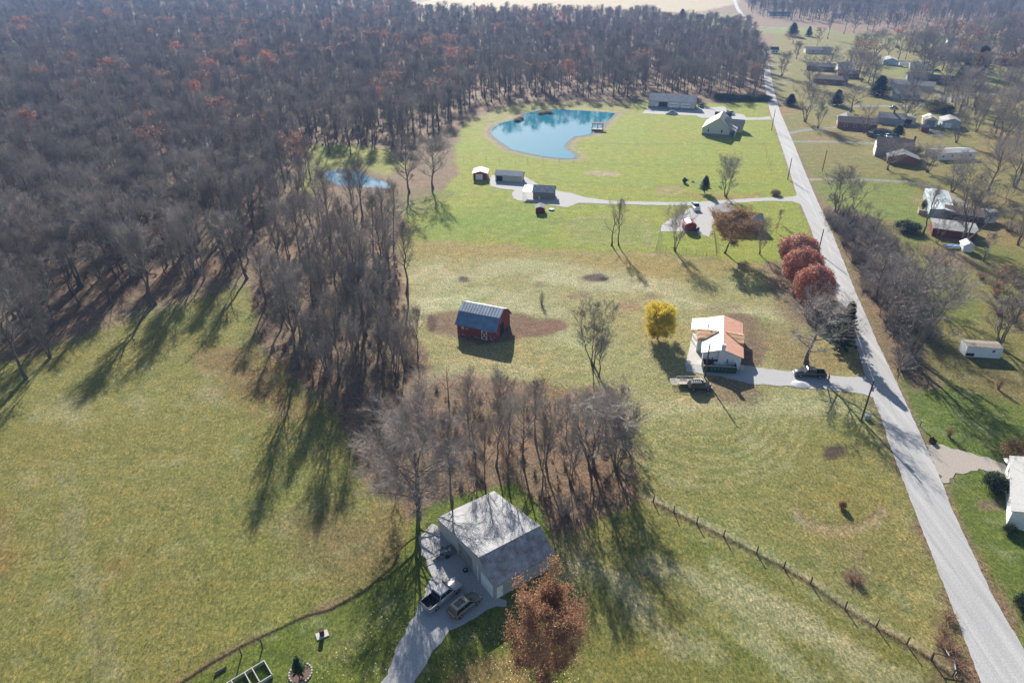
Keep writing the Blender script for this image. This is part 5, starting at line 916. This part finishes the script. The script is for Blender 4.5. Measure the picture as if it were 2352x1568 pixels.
for k,(x,y,kd,nm,c,an,lb) in enumerate([(2002,314,'suv','dark red',(.14,.015,.02),-60,'dark red car, leftmost of the parked row at the two-storey house'),(2018,318,'sedan','black car',(.02,.025,.03),-60,'black car next to the dark red one'),(2037,317,'pickup','white car',(0,0,0),-70,'white car in the parked row at the two-storey house'),(2057,318,'suv','grey car',(.25,.27,.29),-70,'silver grey car, rightmost of the parked row at the two-storey house'),
  (1678,263,'van','white car',(0,0,0),-60,'white car on the farm house driveway'),(2067,284,'pickup','charcoal',(0,0,0),160,'dark pickup in front of the cream garages'),(2052,249,'sedan','black car',(0,0,0),10,'dark car parked along the curved street'),(2135,196,'van','pale grey',(.5,.5,.5),-20,'pale minivan at the dark far house'),(2152,165,'suv','black car',(0,0,0),-10,'dark car behind the duplex'),(2176,209,'sedan','pale grey',(0,0,0),-20,'pale car at the street bend'),(2166,352,'sedan','black car',(0,0,0),-70,'dark car beside the white mobile home'),(1704,479+33,'sedan','grey car',(0,0,0),-60,'grey car under the orange leaved tree'),(2060,110,'sedan','black car',(0,0,0),0,'dark car at the far houses by the crossroads'),
  (1610,247,'suv','dark green',(.03,.06,.03),-80,'small green and white utility vehicle beside the cream workshop')]):
    vehicle(kd,lb,P(x,y),an,paint_(nm,c),5.6 if kd=='pickup' else 4.7,1.9,1.85 if kd!='sedan' else 1.5)
# flatbed trailer
tx,ty=P(1542,889); t=thing('utility_trailer','white-railed flatbed utility trailer beside the dark SUV','trailer',(tx,ty,0),R(1))
TRW=mat('trailer white',(.62,.60,.55),.6,var=.1); MB().box(1.3,0,.62,6.6,2.1,.74).build('deck',mat('pale planks',(.48,.42,.34),.8,var=.15,stripe=(1,.2,.2)),t)
q=MB()
for y in (0,2.04):
    q.box(1.3,y,1.16,6.6,y+.06,1.22)
    for k in range(7): x=1.3+k*5.24/6; q.box(x,y,.74,x+.06,y+.06,1.16)
q.box(6.54,.06,1.16,6.6,2.04,1.22); q.build('rail',TRW,t)
q=MB(); q.box(0.05,0,.64,1.25,.07,.7).box(.05,2.03,.64,1.25,2.1,.7); [q.box(.05+k*.23,.07,.64,.12+k*.23,2.03,.7) for k in range(6)]; q.build('ramp_gate',TRW,t)
q=MB(); q.loft([[(3.3,y,z),(3.55,y,z+.28),(4.65,y,z+.28),(4.9,y,z)] for y,z in ((-.26,.62),(-.02,.62))]); q.loft([[(3.3,y,z),(3.55,y,z+.28),(4.65,y,z+.28),(4.9,y,z)] for y,z in ((2.12,.62),(2.36,.62))]); q.build('fender',BLK,t)
for x in (3.75,4.5):
    for y in (-.14,2.24): o=MB().tube([(x,y-.1,.33),(x,y+.1,.33)],[.33,.33],14).build('wheel',TYRE,t)
MB().tube([(6.6,.3,.6),(7.7,1.05,.55),(6.6,1.8,.6)],[.05,.05,.05],5).tube([(7.6,1.05,.0),(7.6,1.05,.8)],[.04,.04],6).build('hitch',BLK,t)
# dumpster
dxy=(38.9,117.4); d=thing('dumpster','green roll-off dumpster full of debris in front of the white farm house','dumpster',(*dxy,0),R(-6)); GRN=mat('dumpster green',(.012,.05,.022),.6,var=.15,stripe=(0,.4,.25)); DR=mat('rusty inside',(.06,.025,.02),.9,var=.2)
q=MB(); q.box(0,0,.1,6.6,.09,1.55).box(0,2.3,.1,6.6,2.39,1.75).box(0,.09,.1,.09,2.3,1.6).box(6.51,.09,.1,6.6,2.3,1.6).box(.09,.09,.1,6.51,2.3,.2); q.build('box',GRN,d)
MB().box(.09,.095,.2,6.51,.12,1.5).box(.09,2.26,.2,6.51,2.295,1.72).box(.095,.12,.2,.12,2.26,1.55).box(6.48,.12,.2,6.505,2.26,1.55).build('lining',DR,d)
MB().box(-.04,-.04,1.55,6.64,.1,1.63).box(6.5,.1,1.6,6.64,2.4,1.68).build('rim',mat('pale rim',(.5,.5,.48),.6),d)
cu=bpy.data.curves.new('lettering','FONT'); cu.body='JACKS'; cu.size=.62; cu.extrude=.008; cu.space_character=2.1; cu.align_x='CENTER'; to=bpy.data.objects.new('lettering',cu); COL.objects.link(to); dg=bpy.context.evaluated_depsgraph_get(); mm=bpy.data.meshes.new_from_object(to.evaluated_get(dg)); bpy.data.objects.remove(to)
lo=bpy.data.objects.new('lettering',mm); COL.objects.link(lo); lo.parent=d; lo.location=(3.1,-.03,.78); lo.rotation_euler=(R(90),0,0); mm.materials.clear(); mm.materials.append(mat('letter green',(.10,.32,.16),.6))
q=MB(); r=random.Random(8)
for k in range(46):
    x=r.uniform(.5,6.1); y=r.uniform(.35,2.0); z=r.uniform(.3,1.15); T=Matrix.Translation((x,y,z))@Matrix.Rotation(r.uniform(0,3),4,'Z')@Matrix.Rotation(r.uniform(-.7,.7),4,'X'); a,b2,c2=r.uniform(.1,.5),r.uniform(.05,.25),r.uniform(.02,.15); q.box(-a,-b2,-c2,a,b2,c2,r.randrange(3),T)
tag(q.build('debris',[mat('scrap grey',(.25,.27,.3)),mat('scrap wood',(.3,.2,.12)),mat('scrap dark',(.05,.05,.05))],loc=(*dxy,0)),'broken boards and scrap heaped in the green dumpster','debris')['kind']='stuff'
COL.objects['debris'].rotation_euler.z=R(-6)
# power poles and lines
WOOD=mat('pole wood',(.085,.06,.048),.9,var=.25,scale=2); WIRE=mat('wire',(.25,.25,.26),.5,.3); TRF=mat('transformer grey',(.42,.43,.45),.5,.3)
POLES=[((1979,963),874,'tallest foreground utility pole with grey transformer at the driveway mouth',1),((1879,581),526,'utility pole by the red roadside trees',0),((1809,412),363,'utility pole left of the road by the far lawn',0),((1889,392),345,'utility pole on the lawn right of the road',0),((1772,300),252,'farthest utility pole at the road bend',0),((1618,867),789,'tall wooden pole in front of the green dumpster',0)]
tops=[]
for (bx,by),ty_,lb,tf in POLES:
    X,Y=P(bx,by); h=hgt(X,Y,ty_); p=thing('utility_pole',lb,'utility pole',(X,Y,0),R(20)); MB().tube([(0,0,-.3),(0,0,h)],[.17,.12],8).build('pole',WOOD,p)
    q=MB(); q.tube([(0,0,h-.02),(0,0,h+.18)],[.05,.04],6).tube([(.15,0,h-.9),(.35,0,h-.9)],[.05,.05],6).build('insulator',TRF,p)
    if tf: MB().tube([(.38,0,h-2.3),(.38,0,h-2.25),(.38,0,h-1.35),(.38,0,h-1.3)],[.2,.27,.27,.2],12).build('transformer',TRF,p)
    tops.append((X,Y,h))
def wire(a,b,label,sag=.6,dz=0.):
    pts=[(a[0]+(b[0]-a[0])*t/10,a[1]+(b[1]-a[1])*t/10,a[2]+dz+(b[2]-a[2])*t/10-sag*4*(t/10)*(1-t/10)) for t in range(11)]
    tag(MB().tube(pts,[.014]*11,4).build('power_line',WIRE),label,'power line')
wire(tops[0],(100,40,8.3),'thin power line from the tall pole to below the right corner',.7); wire(tops[0],(100,40,8.3),'lower power line from the tall pole to below the right corner',.9,-1.2); wire(tops[0],tops[1],'power line along the road between the tall pole and the red trees',.8); wire(tops[1],tops[2],'power line along the far lawn edge',.8); wire(tops[2],tops[4],'farthest power line along the road',.8); wire(tops[5],(43,119,6.3),'service wire from the wooden pole to the farm house chimney',.2)
# fence line across the lower right pasture
FP=[(1500,1152),(1548,1175),(1600,1201),(1662,1231),(1738,1270),(1800,1303),(1862,1351-12),(1941,1397),(2012,1438),(2083,1478)]
f=thing('wire_fence','old post and wire fence running across the lower right pasture','fence',(*P(*FP[0]),0)); ox,oy=P(*FP[0]); FPW=[P(*q_) for q_ in FP]
FP2=[(2140,1514),(2188,1552)]; FPW+= [P(*q_) for q_ in FP2]
r=random.Random(2)
for X,Y in FPW: MB().tube([(X-ox,Y-oy,-.2),(X-ox+r.uniform(-.12,.12),Y-oy+r.uniform(-.1,.1),1.35)],[.10,.08],6).build('post',WOOD,f)
q=MB()
for z in (.35,.7,1.1):
    for a,b2 in zip(FPW,FPW[1:]): q.tube([(a[0]-ox,a[1]-oy,z),(b2[0]-ox,b2[1]-oy,z)],[.008,.008],3)
q.build('wire',WIRE,f)
q=MB(); 
for a,b2 in zip(FPW,FPW[1:]):
    L=math.hypot(b2[0]-a[0],b2[1]-a[1])
    for k in range(int(L*60)):
        t=r.random(); x=a[0]+(b2[0]-a[0])*t+r.gauss(0,.16); y=a[1]+(b2[1]-a[1])*t+r.gauss(0,.16); p=Vector((x,y,-.1)); q.spike(p,p+Vector((r.gauss(0,.14),r.gauss(0,.14),r.uniform(.2,.6))),.012,r.randrange(2))
tag(q.build('fence_weeds',[LTAN,mat('dull weeds',(.07,.06,.03),.9)]),'dry weeds growing along the pasture fence','weeds')['kind']='stuff'
for k,(x_,y_) in enumerate([(2168,1452),(2185,1490),(2200,1530),(2160,1475),(2176,1420),(1958,1330),(1972,1338)]): X,Y=P(x_,y_); plant('BR1',X,Y,TR.uniform(.7,1.3),['low brown brush in the rough corner between fence and road','low dead weeds in the dark patch of the pasture'][k>4],['low brush in the rough corner by the road','dead weeds in the pasture patch'][k>4],rad=TR.uniform(.8,1.4))
rl=P(2138,1512); q=thing('broken_rail_fence','grey posts with fallen white rails in the rough corner by the road','fence',(*rl,0))
for (ax,ay),(bx_,by_),z0,z1,nm,mt in [((2138,1512),(2138,1512),-.2,1.3,'post',WOOD),((2186,1524),(2186,1524),-.2,1.2,'post',WOOD),((2138,1512),(2186,1524),1.15,1.05,'rail',WOOD),((2165,1482),(2178,1508),.15,.3,'rail',WHITE),((2186,1526),(2194,1552),.9,.4,'rail',WHITE),((2194,1552),(2194,1552),-.2,1.2,'post',WOOD)]:
    A_=P(ax,ay); B_=P(bx_,by_); MB().tube([(A_[0]-rl[0],A_[1]-rl[1],z0),(B_[0]-rl[0]+.01,B_[1]-rl[1],z1)],[.07,.06],6).build(nm,mt,q)
q=MB(); HL=W([(400,1580),(480,1527),(560,1482),(640,1445),(700,1416),(760,1400),(820,1368),(880,1322),(905,1300),(918,1270)])
for a,b2 in zip(HL,HL[1:]):
    L=math.hypot(b2[0]-a[0],b2[1]-a[1]); nx_,ny_=-(b2[1]-a[1])/L,(b2[0]-a[0])/L
    for k in range(int(L*110)):
        t=r.random(); o_=r.uniform(-.02,.35); x=a[0]+(b2[0]-a[0])*t+nx_*o_; y=a[1]+(b2[1]-a[1])*t+ny_*o_; p=Vector((x,y,-.08)); q.spike(p,p+Vector((r.gauss(0,.09),r.gauss(0,.09),r.uniform(.12,.26))),.014,r.randrange(2))
tag(q.build('tall_grass',[mat('uncut grass',(.11,.12,.04),.9,var=.3,scale=1),mat('uncut pale grass',(.24,.22,.10),.9,var=.3)]),'uncut grass rim of the hay field above the mown lawn','grass')['kind']='stuff'
# fallen leaves on the near lawns
q=MB(); FL=W([(960,1568),(1090,1440),(1200,1420),(1330,1300),(1330,1568),(1240,1640)]); 
for poly,n in ((FL,900),(W([(700,1568),(860,1400),(950,1330),(985,1360),(900,1568)]),260),(W([(1270,1230),(1330,1300),(1330,1420),(1290,1330)]),260)):
    xs=[p[0] for p in poly]; ys=[p[1] for p in poly]; X=np.array([r.uniform(min(xs),max(xs)) for _ in range(n*3)]); Y=np.array([r.uniform(min(ys),max(ys)) for _ in range(n*3)]); k=sdist(poly,X,Y)>0
    for x,y in list(zip(X[k],Y[k]))[:n]:
        s=r.uniform(.035,.075); a_=r.uniform(0,6.3); q.add([(x+s*math.cos(a_+j*1.57),y+s*math.sin(a_+j*1.57),.03+r.uniform(0,.03)) for j in range(4)],[(0,1,2,3)],r.randrange(2))
tag(q.build('fallen_leaves',[mat('pale leaf',(.75,.66,.45),.7),mat('brown leaf',(.3,.17,.08),.7)]),'pale fallen leaves dotted over the near lawns','leaves')['kind']='stuff'
# small things of the foreground
x,y=P(740,1457); o=MB().box(-.75,-.5,-.1,.75,.5,.06).build('concrete_slab',CONC,loc=(x,y,0)); o.rotation_euler.z=R(28); tag(o,'small concrete slab under the burn barrel','slab')
t=thing('burn_barrel','rusty dark burn barrel standing on a small concrete slab','barrel',(x,y,.06)); MB().tube([(0,0,0),(0,0,.02),(0,0,.88)],[.29,.3,.3],18,cap=False).tube([(0,0,.88),(0,0,.4)],[.27,.27],18,cap=True).build('drum',mat('rusted drum',(.07,.035,.025),.8,var=.3,scale=3),t)
q=MB(); q.tube([(.3*math.cos(a_),.3*math.sin(a_),.88) for a_ in [k*math.pi/9 for k in range(19)]],[.02]*19,4,cap=False); q.build('rim',mat('rusted drum',(0,0,0)),t)
x,y=P(1069,1310); t=thing('loose_wheel','loose car wheel lying on the gravel beside the garage wall','wheel',(x,y,.01)); MB().tube([(0,0,0),(0,0,.04),(0,0,.22),(0,0,.25)],[.3,.37,.37,.28],18).build('tyre',TYRE,t); MB().tube([(0,0,.2),(0,0,.262)],[.2,.18],12).build('rim',RIM,t)
x,y=P(1022,1272); t=thing('junk_trailer','small flat trailer loaded with scrap parked by the garage wall','trailer',(x,y,0),R(30)); MB().box(-1.6,-.8,.45,1.6,.8,.55).build('deck',mat('trailer grey',(.16,.17,.17),.8,var=.3),t)
MB().tube([(-1.6,0,.45),(-3.,.1,.4)],[.04,.04],5).tube([(-3.,-.9,.4),(-3.,.9,.4)],[.03,.03],5).build('tongue',BLK,t); MB().tube([(0,-.95,.3),(0,-.8,.3)],[.3,.3],12).build('wheel',TYRE,t); MB().tube([(0,.95,.3),(0,.8,.3)],[.3,.3],12).build('wheel',TYRE,t)
q=MB(); 
for k in range(16): T=Matrix.Translation((r.uniform(-1.1,1.1),r.uniform(-.5,.5),.62+r.random()*.2))@Matrix.Rotation(r.uniform(0,3),4,'Z'); q.box(-r.uniform(.1,.4),-.1,-.07,r.uniform(.1,.4),.1,.1,r.randrange(2),T)
o=q.build('scrap_load',[mat('scrap grey',(0,0,0)),mat('scrap pale',(.45,.5,.48))],loc=(x,y,0)); o.rotation_euler.z=R(30); tag(o,'grey scrap heap on the small flat trailer','scrap')
# mulch ring and edging stones
x,y=P(690,1545); q=MB(); q.add([(1.25*math.cos(k*.35),1.25*math.sin(k*.35),.0) for k in range(18)],[tuple(range(18))]); struct(q.build('mulch_bed',mat('mulch',(.14,.09,.07),.95,var=.4,scale=5),loc=(x,y,.0)))
for k in range(22):
    a_=k*2*math.pi/22; o=MB().loft([[(.17*math.cos(j)*c_,.12*math.sin(j)*c_,z) for j in (0,1,2,3.1,4.2,5.2)] for z,c_ in ((-.05,1),(.07,.95),(.11,.6))]).build('edging_stone',CONC,loc=(x+1.32*math.cos(a_),y+1.32*math.sin(a_),0)); o.rotation_euler.z=a_+1.57; tag(o,'pale edging stone in the ring around the small dark pine','stone','edging stones around the small pine')
# raised garden frames
fx,fy=P(627,1552); t=thing('garden_frame','white timber raised garden frame with cross bars at the bottom left','garden frame',(fx,fy,0),R(220)); TIM=mat('pale timber',(.42,.41,.36),.8,var=.12); q=MB(); q.box(0,0,0,7,.1,.45).box(0,-2.4,0,7,-2.3,.45); q.build('side_board',TIM,t)
for k,u in enumerate((0,1.5,2.4,4.,4.9,6.4)): MB().box(u,-2.3,.0,u+.1,0,.5).build('cross_bar',TIM,t)
q=MB()
for k in range(1500):
    u=r.choice([r.uniform(.12,1.45),r.uniform(2.5,3.9),r.uniform(5.,6.3)]); p=Vector((u,r.uniform(-2.25,-.05),0)); q.spike(p,p+Vector((r.gauss(0,.08),r.gauss(0,.08),r.uniform(.08,.25))),.025)
o=q.build('garden_greens',mat('bright greens',(.16,.26,.03),.8,var=.3,scale=3),loc=(fx,fy,0)); o.rotation_euler.z=R(220); tag(o,'bright green leaves growing in the garden frame','vegetables'); o['kind']='stuff'
for i,(bx,by,ty_) in enumerate([(556,1502,1486),(604,1487-4,1466)]):
    X,Y=P(bx-1,by+2); o=MB().tube([(0,0,-.2),(-.05,.02,1.5)],[.085,.075],8).build('fence_post',WOOD,loc=(X,Y,0)); tag(o,['left short wooden post above the garden frame','right short wooden post above the garden frame'][i],'post')
a=P(493,1547); b2=P(520,1531); q=MB().tube([(0,0,.12),(b2[0]-a[0],b2[1]-a[1],.12)],[.15,.14],8).build('fallen_log',BARK,loc=(*a,0)); tag(q,'dark log lying on the mown strip at the bottom left','log')
for i,(x1_,y1_) in enumerate([(706,1452),(490,1540),(520,1530)]): X,Y=P(x1_,y1_); tag(MB().tube([(0,0,-.2),(0,0,1.3)],[.02,.02],4).build('metal_stake',WIRE,loc=(X,Y,0)),['thin metal stake left of the burn barrel','thin metal stake at the left end of the log','thin metal stake at the right end of the log'][i],'stake')
# right of the road
X,Y=P(2113,978); t=thing('mailbox','green posted mailbox on the lawn right of the road','mailbox',(X,Y,0),R(20)); MB().box(-.05,-.05,-.2,.05,.05,1.05).build('post',mat('green post',(.03,.12,.07)),t); MB().prism([(-.14,1.05),(.14,1.05),(.14,1.22),(.08,1.32),(-.08,1.32),(-.14,1.22)],-.28,.28).build('box',mat('pale mailbox',(.4,.45,.42),.5,.3),t)
X,Y=P(2016,864); t=thing('mailbox','pale leaning mailbox at the mouth of the farm driveway','mailbox',(X-.8,Y,0),R(-15)); MB().box(-.05,-.05,-.2,.05,.05,1.0).build('post',WHITE,t); MB().prism([(-.12,1.),(.12,1.),(.12,1.15),(.06,1.25),(-.06,1.25),(-.12,1.15)],-.28,.28).build('box',WHITE,t)
X,Y=P(2142,1016); t=thing('wooden_armchair','dark brown discarded armchair beside the dirt driveway','chair',(X,Y,0),R(20)); BR_=mat('brown upholstery',(.09,.035,.025),.8,var=.2); MB().box(-.35,-.35,.1,.35,.3,.42).build('seat',BR_,t); MB().box(-.4,.3,.1,.4,.48,1.).build('backrest',BR_,t)
for s in (-1,1): MB().box(s*.42-.07,-.35,.1,s*.42+.07,.3,.62).build('armrest',BR_,t)
for sx in (-.4,.4):
    for sy in (-.3,.4): MB().box(sx-.04,sy-.04,-.05,sx+.04,sy+.04,.1).build('leg',BLK,t)
X,Y=P(2030-5,962-3); 
X,Y=P(1991,960); o=MB().loft([[(-.5,-.35,-.1),(.5,-.35,-.1),(.5,.35,-.1),(-.5,.35,-.1)],[(-.5,-.35,.75),(.5,-.35,.75),(.5,.35,.85),(-.5,.35,.85)]]).build('utility_box',TRF,loc=(X,Y,0)); tag(o,'grey utility box beside the tall utility pole','box')
for nm,x_,y_,rr_,h_,lb,mt in [('gravel_pile',1840,882,2.3,.55,'white gravel pile beside the dark pickup on the driveway',mat('white gravel',(.42,.42,.43),.95,var=.2,scale=4)),('gravel_pile',1511,246,4.3,4.,'grey gravel heap left of the cream workshop',grav),('gravel_pile',1543,262,3.6,2.3,'dark gravel heap in front of the cream workshop',grav)]:
    X,Y=P(x_,y_); rg=[]; r=random.Random(x_)
    for k in range(6):
        f_=k/5; rg.append([(rr_*(1-f_)*math.cos(j*.449)*r.uniform(.9,1.1)+.01*math.cos(j),rr_*.75*(1-f_)*math.sin(j*.449)*r.uniform(.9,1.1)+.01*math.sin(j),-.1+h_*f_**.85) for j in range(14)])
    tag(MB().loft(rg).build(nm,mt,None,True,(X,Y,0)),lb,'gravel pile')
X,Y=P(1257,482); tag(MB().tube([(0,0,-.05),(0,0,.35)],[.9,.9],18).build('wading_pool',mat('pool blue',(.05,.25,.4),.3),loc=(X+1.4,Y,0)),'small blue wading pool beside the red coop','pool')
# dog yard
DY=[(1506,578),(1517,531),(1640,538),(1646,590)]; DW=[P(*q_) for q_ in DY]; t=thing('dog_yard_fence','tall wire mesh fence round the dog yard in the mown field','fence',(*DW[0],0)); ox,oy=DW[0]; q=MB()
segs=[(DW[1],DW[0]),(DW[0],DW[3]),(DW[3],DW[2])]
for a,b2 in segs:
    n_=int(math.hypot(b2[0]-a[0],b2[1]-a[1])/3)+1
    for k in range(n_+1): X=a[0]+(b2[0]-a[0])*k/n_-ox; Y=a[1]+(b2[1]-a[1])*k/n_-oy; q.tube([(X,Y,-.2),(X,Y,1.7)],[.03,.03],4)
    for z in (.1,.5,.9,1.3,1.7): q.tube([(a[0]-ox,a[1]-oy,z),(b2[0]-ox,b2[1]-oy,z)],[.012,.012],3)
    m_=int(math.hypot(b2[0]-a[0],b2[1]-a[1])/.5)
    for k in range(m_): X=a[0]+(b2[0]-a[0])*k/m_-ox; Y=a[1]+(b2[1]-a[1])*k/m_-oy; q.tube([(X,Y,0),(X,Y,1.7)],[.008,.008],3)
q.build('mesh_panel',mat('green wire',(.05,.12,.09),.6),t)
for k,(bx,by) in enumerate([(1597,533),(1601,530)]): X,Y=P(bx,by); o=thing('wheelie_bin','green wheelie bin beside the red cabin, '+['front','rear'][k]+' one','bin',(X+.3,Y,0)); MB().loft([[(-.25,-.25,0),(.25,-.25,0),(.25,.25,0),(-.25,.25,0)],[(-.32,-.32,1),(.32,-.32,1),(.32,.32,1),(-.32,.32,1)]]).build('body',mat('bin green',(.01,.07,.05)),o); MB().box(-.35,-.35,1.,.35,.38,1.08).build('lid',mat('bin green',(0,0,0)),o)
X,Y=P(1578,418); 
for k in range(3): o=MB().loft([[(.5*math.cos(j)*c_,.4*math.sin(j)*c_,z) for j in (0,1,2,3.1,4.2,5.2)] for z,c_ in ((-.1,1),(.3,.85),(.5,.4))]).build('field_stone',CONC,loc=(X+k*1.6-1,Y+(k%2)*2.5,0)); tag(o,'pale field stone by the small dark shrub on the far lawn','stone','field stones on the far lawn')
t=thing('tarp_trailer','open trailer under a crumpled blue tarpaulin below the red shed','trailer',(124.4,183,0),R(-4)); MB().box(0,0,.5,4.4,1.8,.62).build('deck',WOOD,t); 
q=MB(); rg=[[(x_,y_,.64+.25*random.Random(i*9+j).random()) for j,y_ in enumerate((0,.6,1.2,1.8))]+[(x_,1.8,.63),(x_,0,.63)] for i,x_ in enumerate((0,.8,1.6,2.4,3.2,4.))]; q.loft(rg).build('tarpaulin',mat('blue tarp',(.05,.16,.45),.5,var=.3,col2=(.2,.35,.6)),t)
for x_ in (.3,4.): MB().box(x_,.1,-.1,x_+.1,.2,.5).build('leg',WOOD,t)
X,Y=P(1634,1405/1); 
# person at the tailgate
def person(x,y,rot,label,cloth,skin,hair,legs):
    root=thing('person',label,'person',(x,y,0),rot); J={}
    def sk(name,V,E,Rd,m,rt):
        me_=bpy.data.meshes.new(name); me_.from_pydata(V,E,[]); o=bpy.data.objects.new(name,me_); COL.objects.link(o); o.parent=root; md=o.modifiers.new('s','SKIN'); o.modifiers.new('u','SUBSURF').levels=1; o.modifiers['u'].render_levels=1
        sv=me_.skin_vertices[0].data
        for i,rr_ in enumerate(Rd): sv[i].radius=(rr_ if isinstance(rr_,tuple) else (rr_,rr_)); sv[i].use_root=(i==rt)
        me_.materials.append(m); return o
    V=[(0,0,.93),(0,0,1.15),(0,.03,1.38),(0,.05,1.50),(0,.08,1.62),(0,.09,1.74), (.1,0,.90),(.12,.05,.50),(.12,0,.08),(.12,.14,.03), (-.1,0,.90),(-.14,-.04,.50),(-.14,-.12,.08),(-.14,.02,.03), (.2,.03,1.42),(.26,.1,1.15),(.2,.34,1.05),(.19,.42,1.05), (-.2,.03,1.42),(-.26,.1,1.15),(-.2,.34,1.08),(-.19,.42,1.08)]
    E=[(0,1),(1,2),(2,3),(3,4),(4,5),(0,6),(6,7),(7,8),(8,9),(0,10),(10,11),(11,12),(12,13),(2,14),(14,15),(15,16),(16,17),(2,18),(18,19),(19,20),(20,21)]
    Rd=[(.16,.12),(.15,.11),(.18,.12),.06,.09,.085,.1,.065,.045,.04,.1,.065,.045,.04,.065,.05,.038,.035,.065,.05,.038,.035]
    for s in (1,-1):
        w_=17 if s==1 else 21; bx_,by_,bz_=V[w_]
        for k,(dx_,l) in enumerate(((-.03,.07),(-.01,.085),(.012,.08),(.032,.065))):
            V.append((bx_+dx_,by_+l,bz_-.01)); E.append((w_,len(V)-1)); Rd.append(.010)
        V.append((bx_-s*.05,by_+.03,bz_+.02)); E.append((w_,len(V)-1)); Rd.append(.011)
    sk('body',V,E,Rd,skin,0)
    sk('jacket',[(0,0,.98),(0,0,1.15),(0,.03,1.40),(.21,.03,1.43),(.265,.1,1.15),(.2,.33,1.06),(-.21,.03,1.43),(-.265,.1,1.15),(-.2,.33,1.09)],[(0,1),(1,2),(2,3),(3,4),(4,5),(2,6),(6,7),(7,8)],[(.185,.14),(.175,.13),(.2,.14),.08,.065,.052,.08,.065,.052],cloth,0)
    sk('trousers',[(0,0,.92),(.1,0,.88),(.12,.05,.50),(.12,0,.12),(-.1,0,.88),(-.14,-.04,.50),(-.14,-.12,.12)],[(0,1),(1,2),(2,3),(0,4),(4,5),(5,6)],[(.17,.13),.115,.08,.065,.115,.08,.065],legs,0)
    sk('cap',[(0,.07,1.75),(0,.07,1.80),(0,.19,1.76)],[(0,1),(0,2)],[.10,.08,.05],hair,0); return root
px_,py_=P(1899,876); person(px_+.25,py_,R(60),'person in dark jacket and jeans standing at the open tailgate of the charcoal pickup',mat('dark jacket',(.03,.03,.035)),mat('skin',(.35,.2,.14)),mat('dark cap',(.03,.03,.03)),mat('jeans',(.05,.07,.11)))
# ------------------------------------------------------------ haze
hz=MB().box(-3000,-450,-1.5,3000,2600,H+3).build('haze',[]); hz['kind']='stuff'; hz['label']='thin blue haze over the whole landscape'; hz['category']='haze'
m=bpy.data.materials.new('haze'); m.use_nodes=True; n=m.node_tree.nodes; n.remove(n['Principled BSDF']); v=n.new('ShaderNodeVolumePrincipled'); v.inputs['Color'].default_value=(.30,.52,1,1); v.inputs['Density'].default_value=HAZE; v.inputs['Anisotropy'].default_value=0.2
m.node_tree.links.new(v.outputs[0],n['Material Output'].inputs['Volume']); hz.data.materials.append(m)
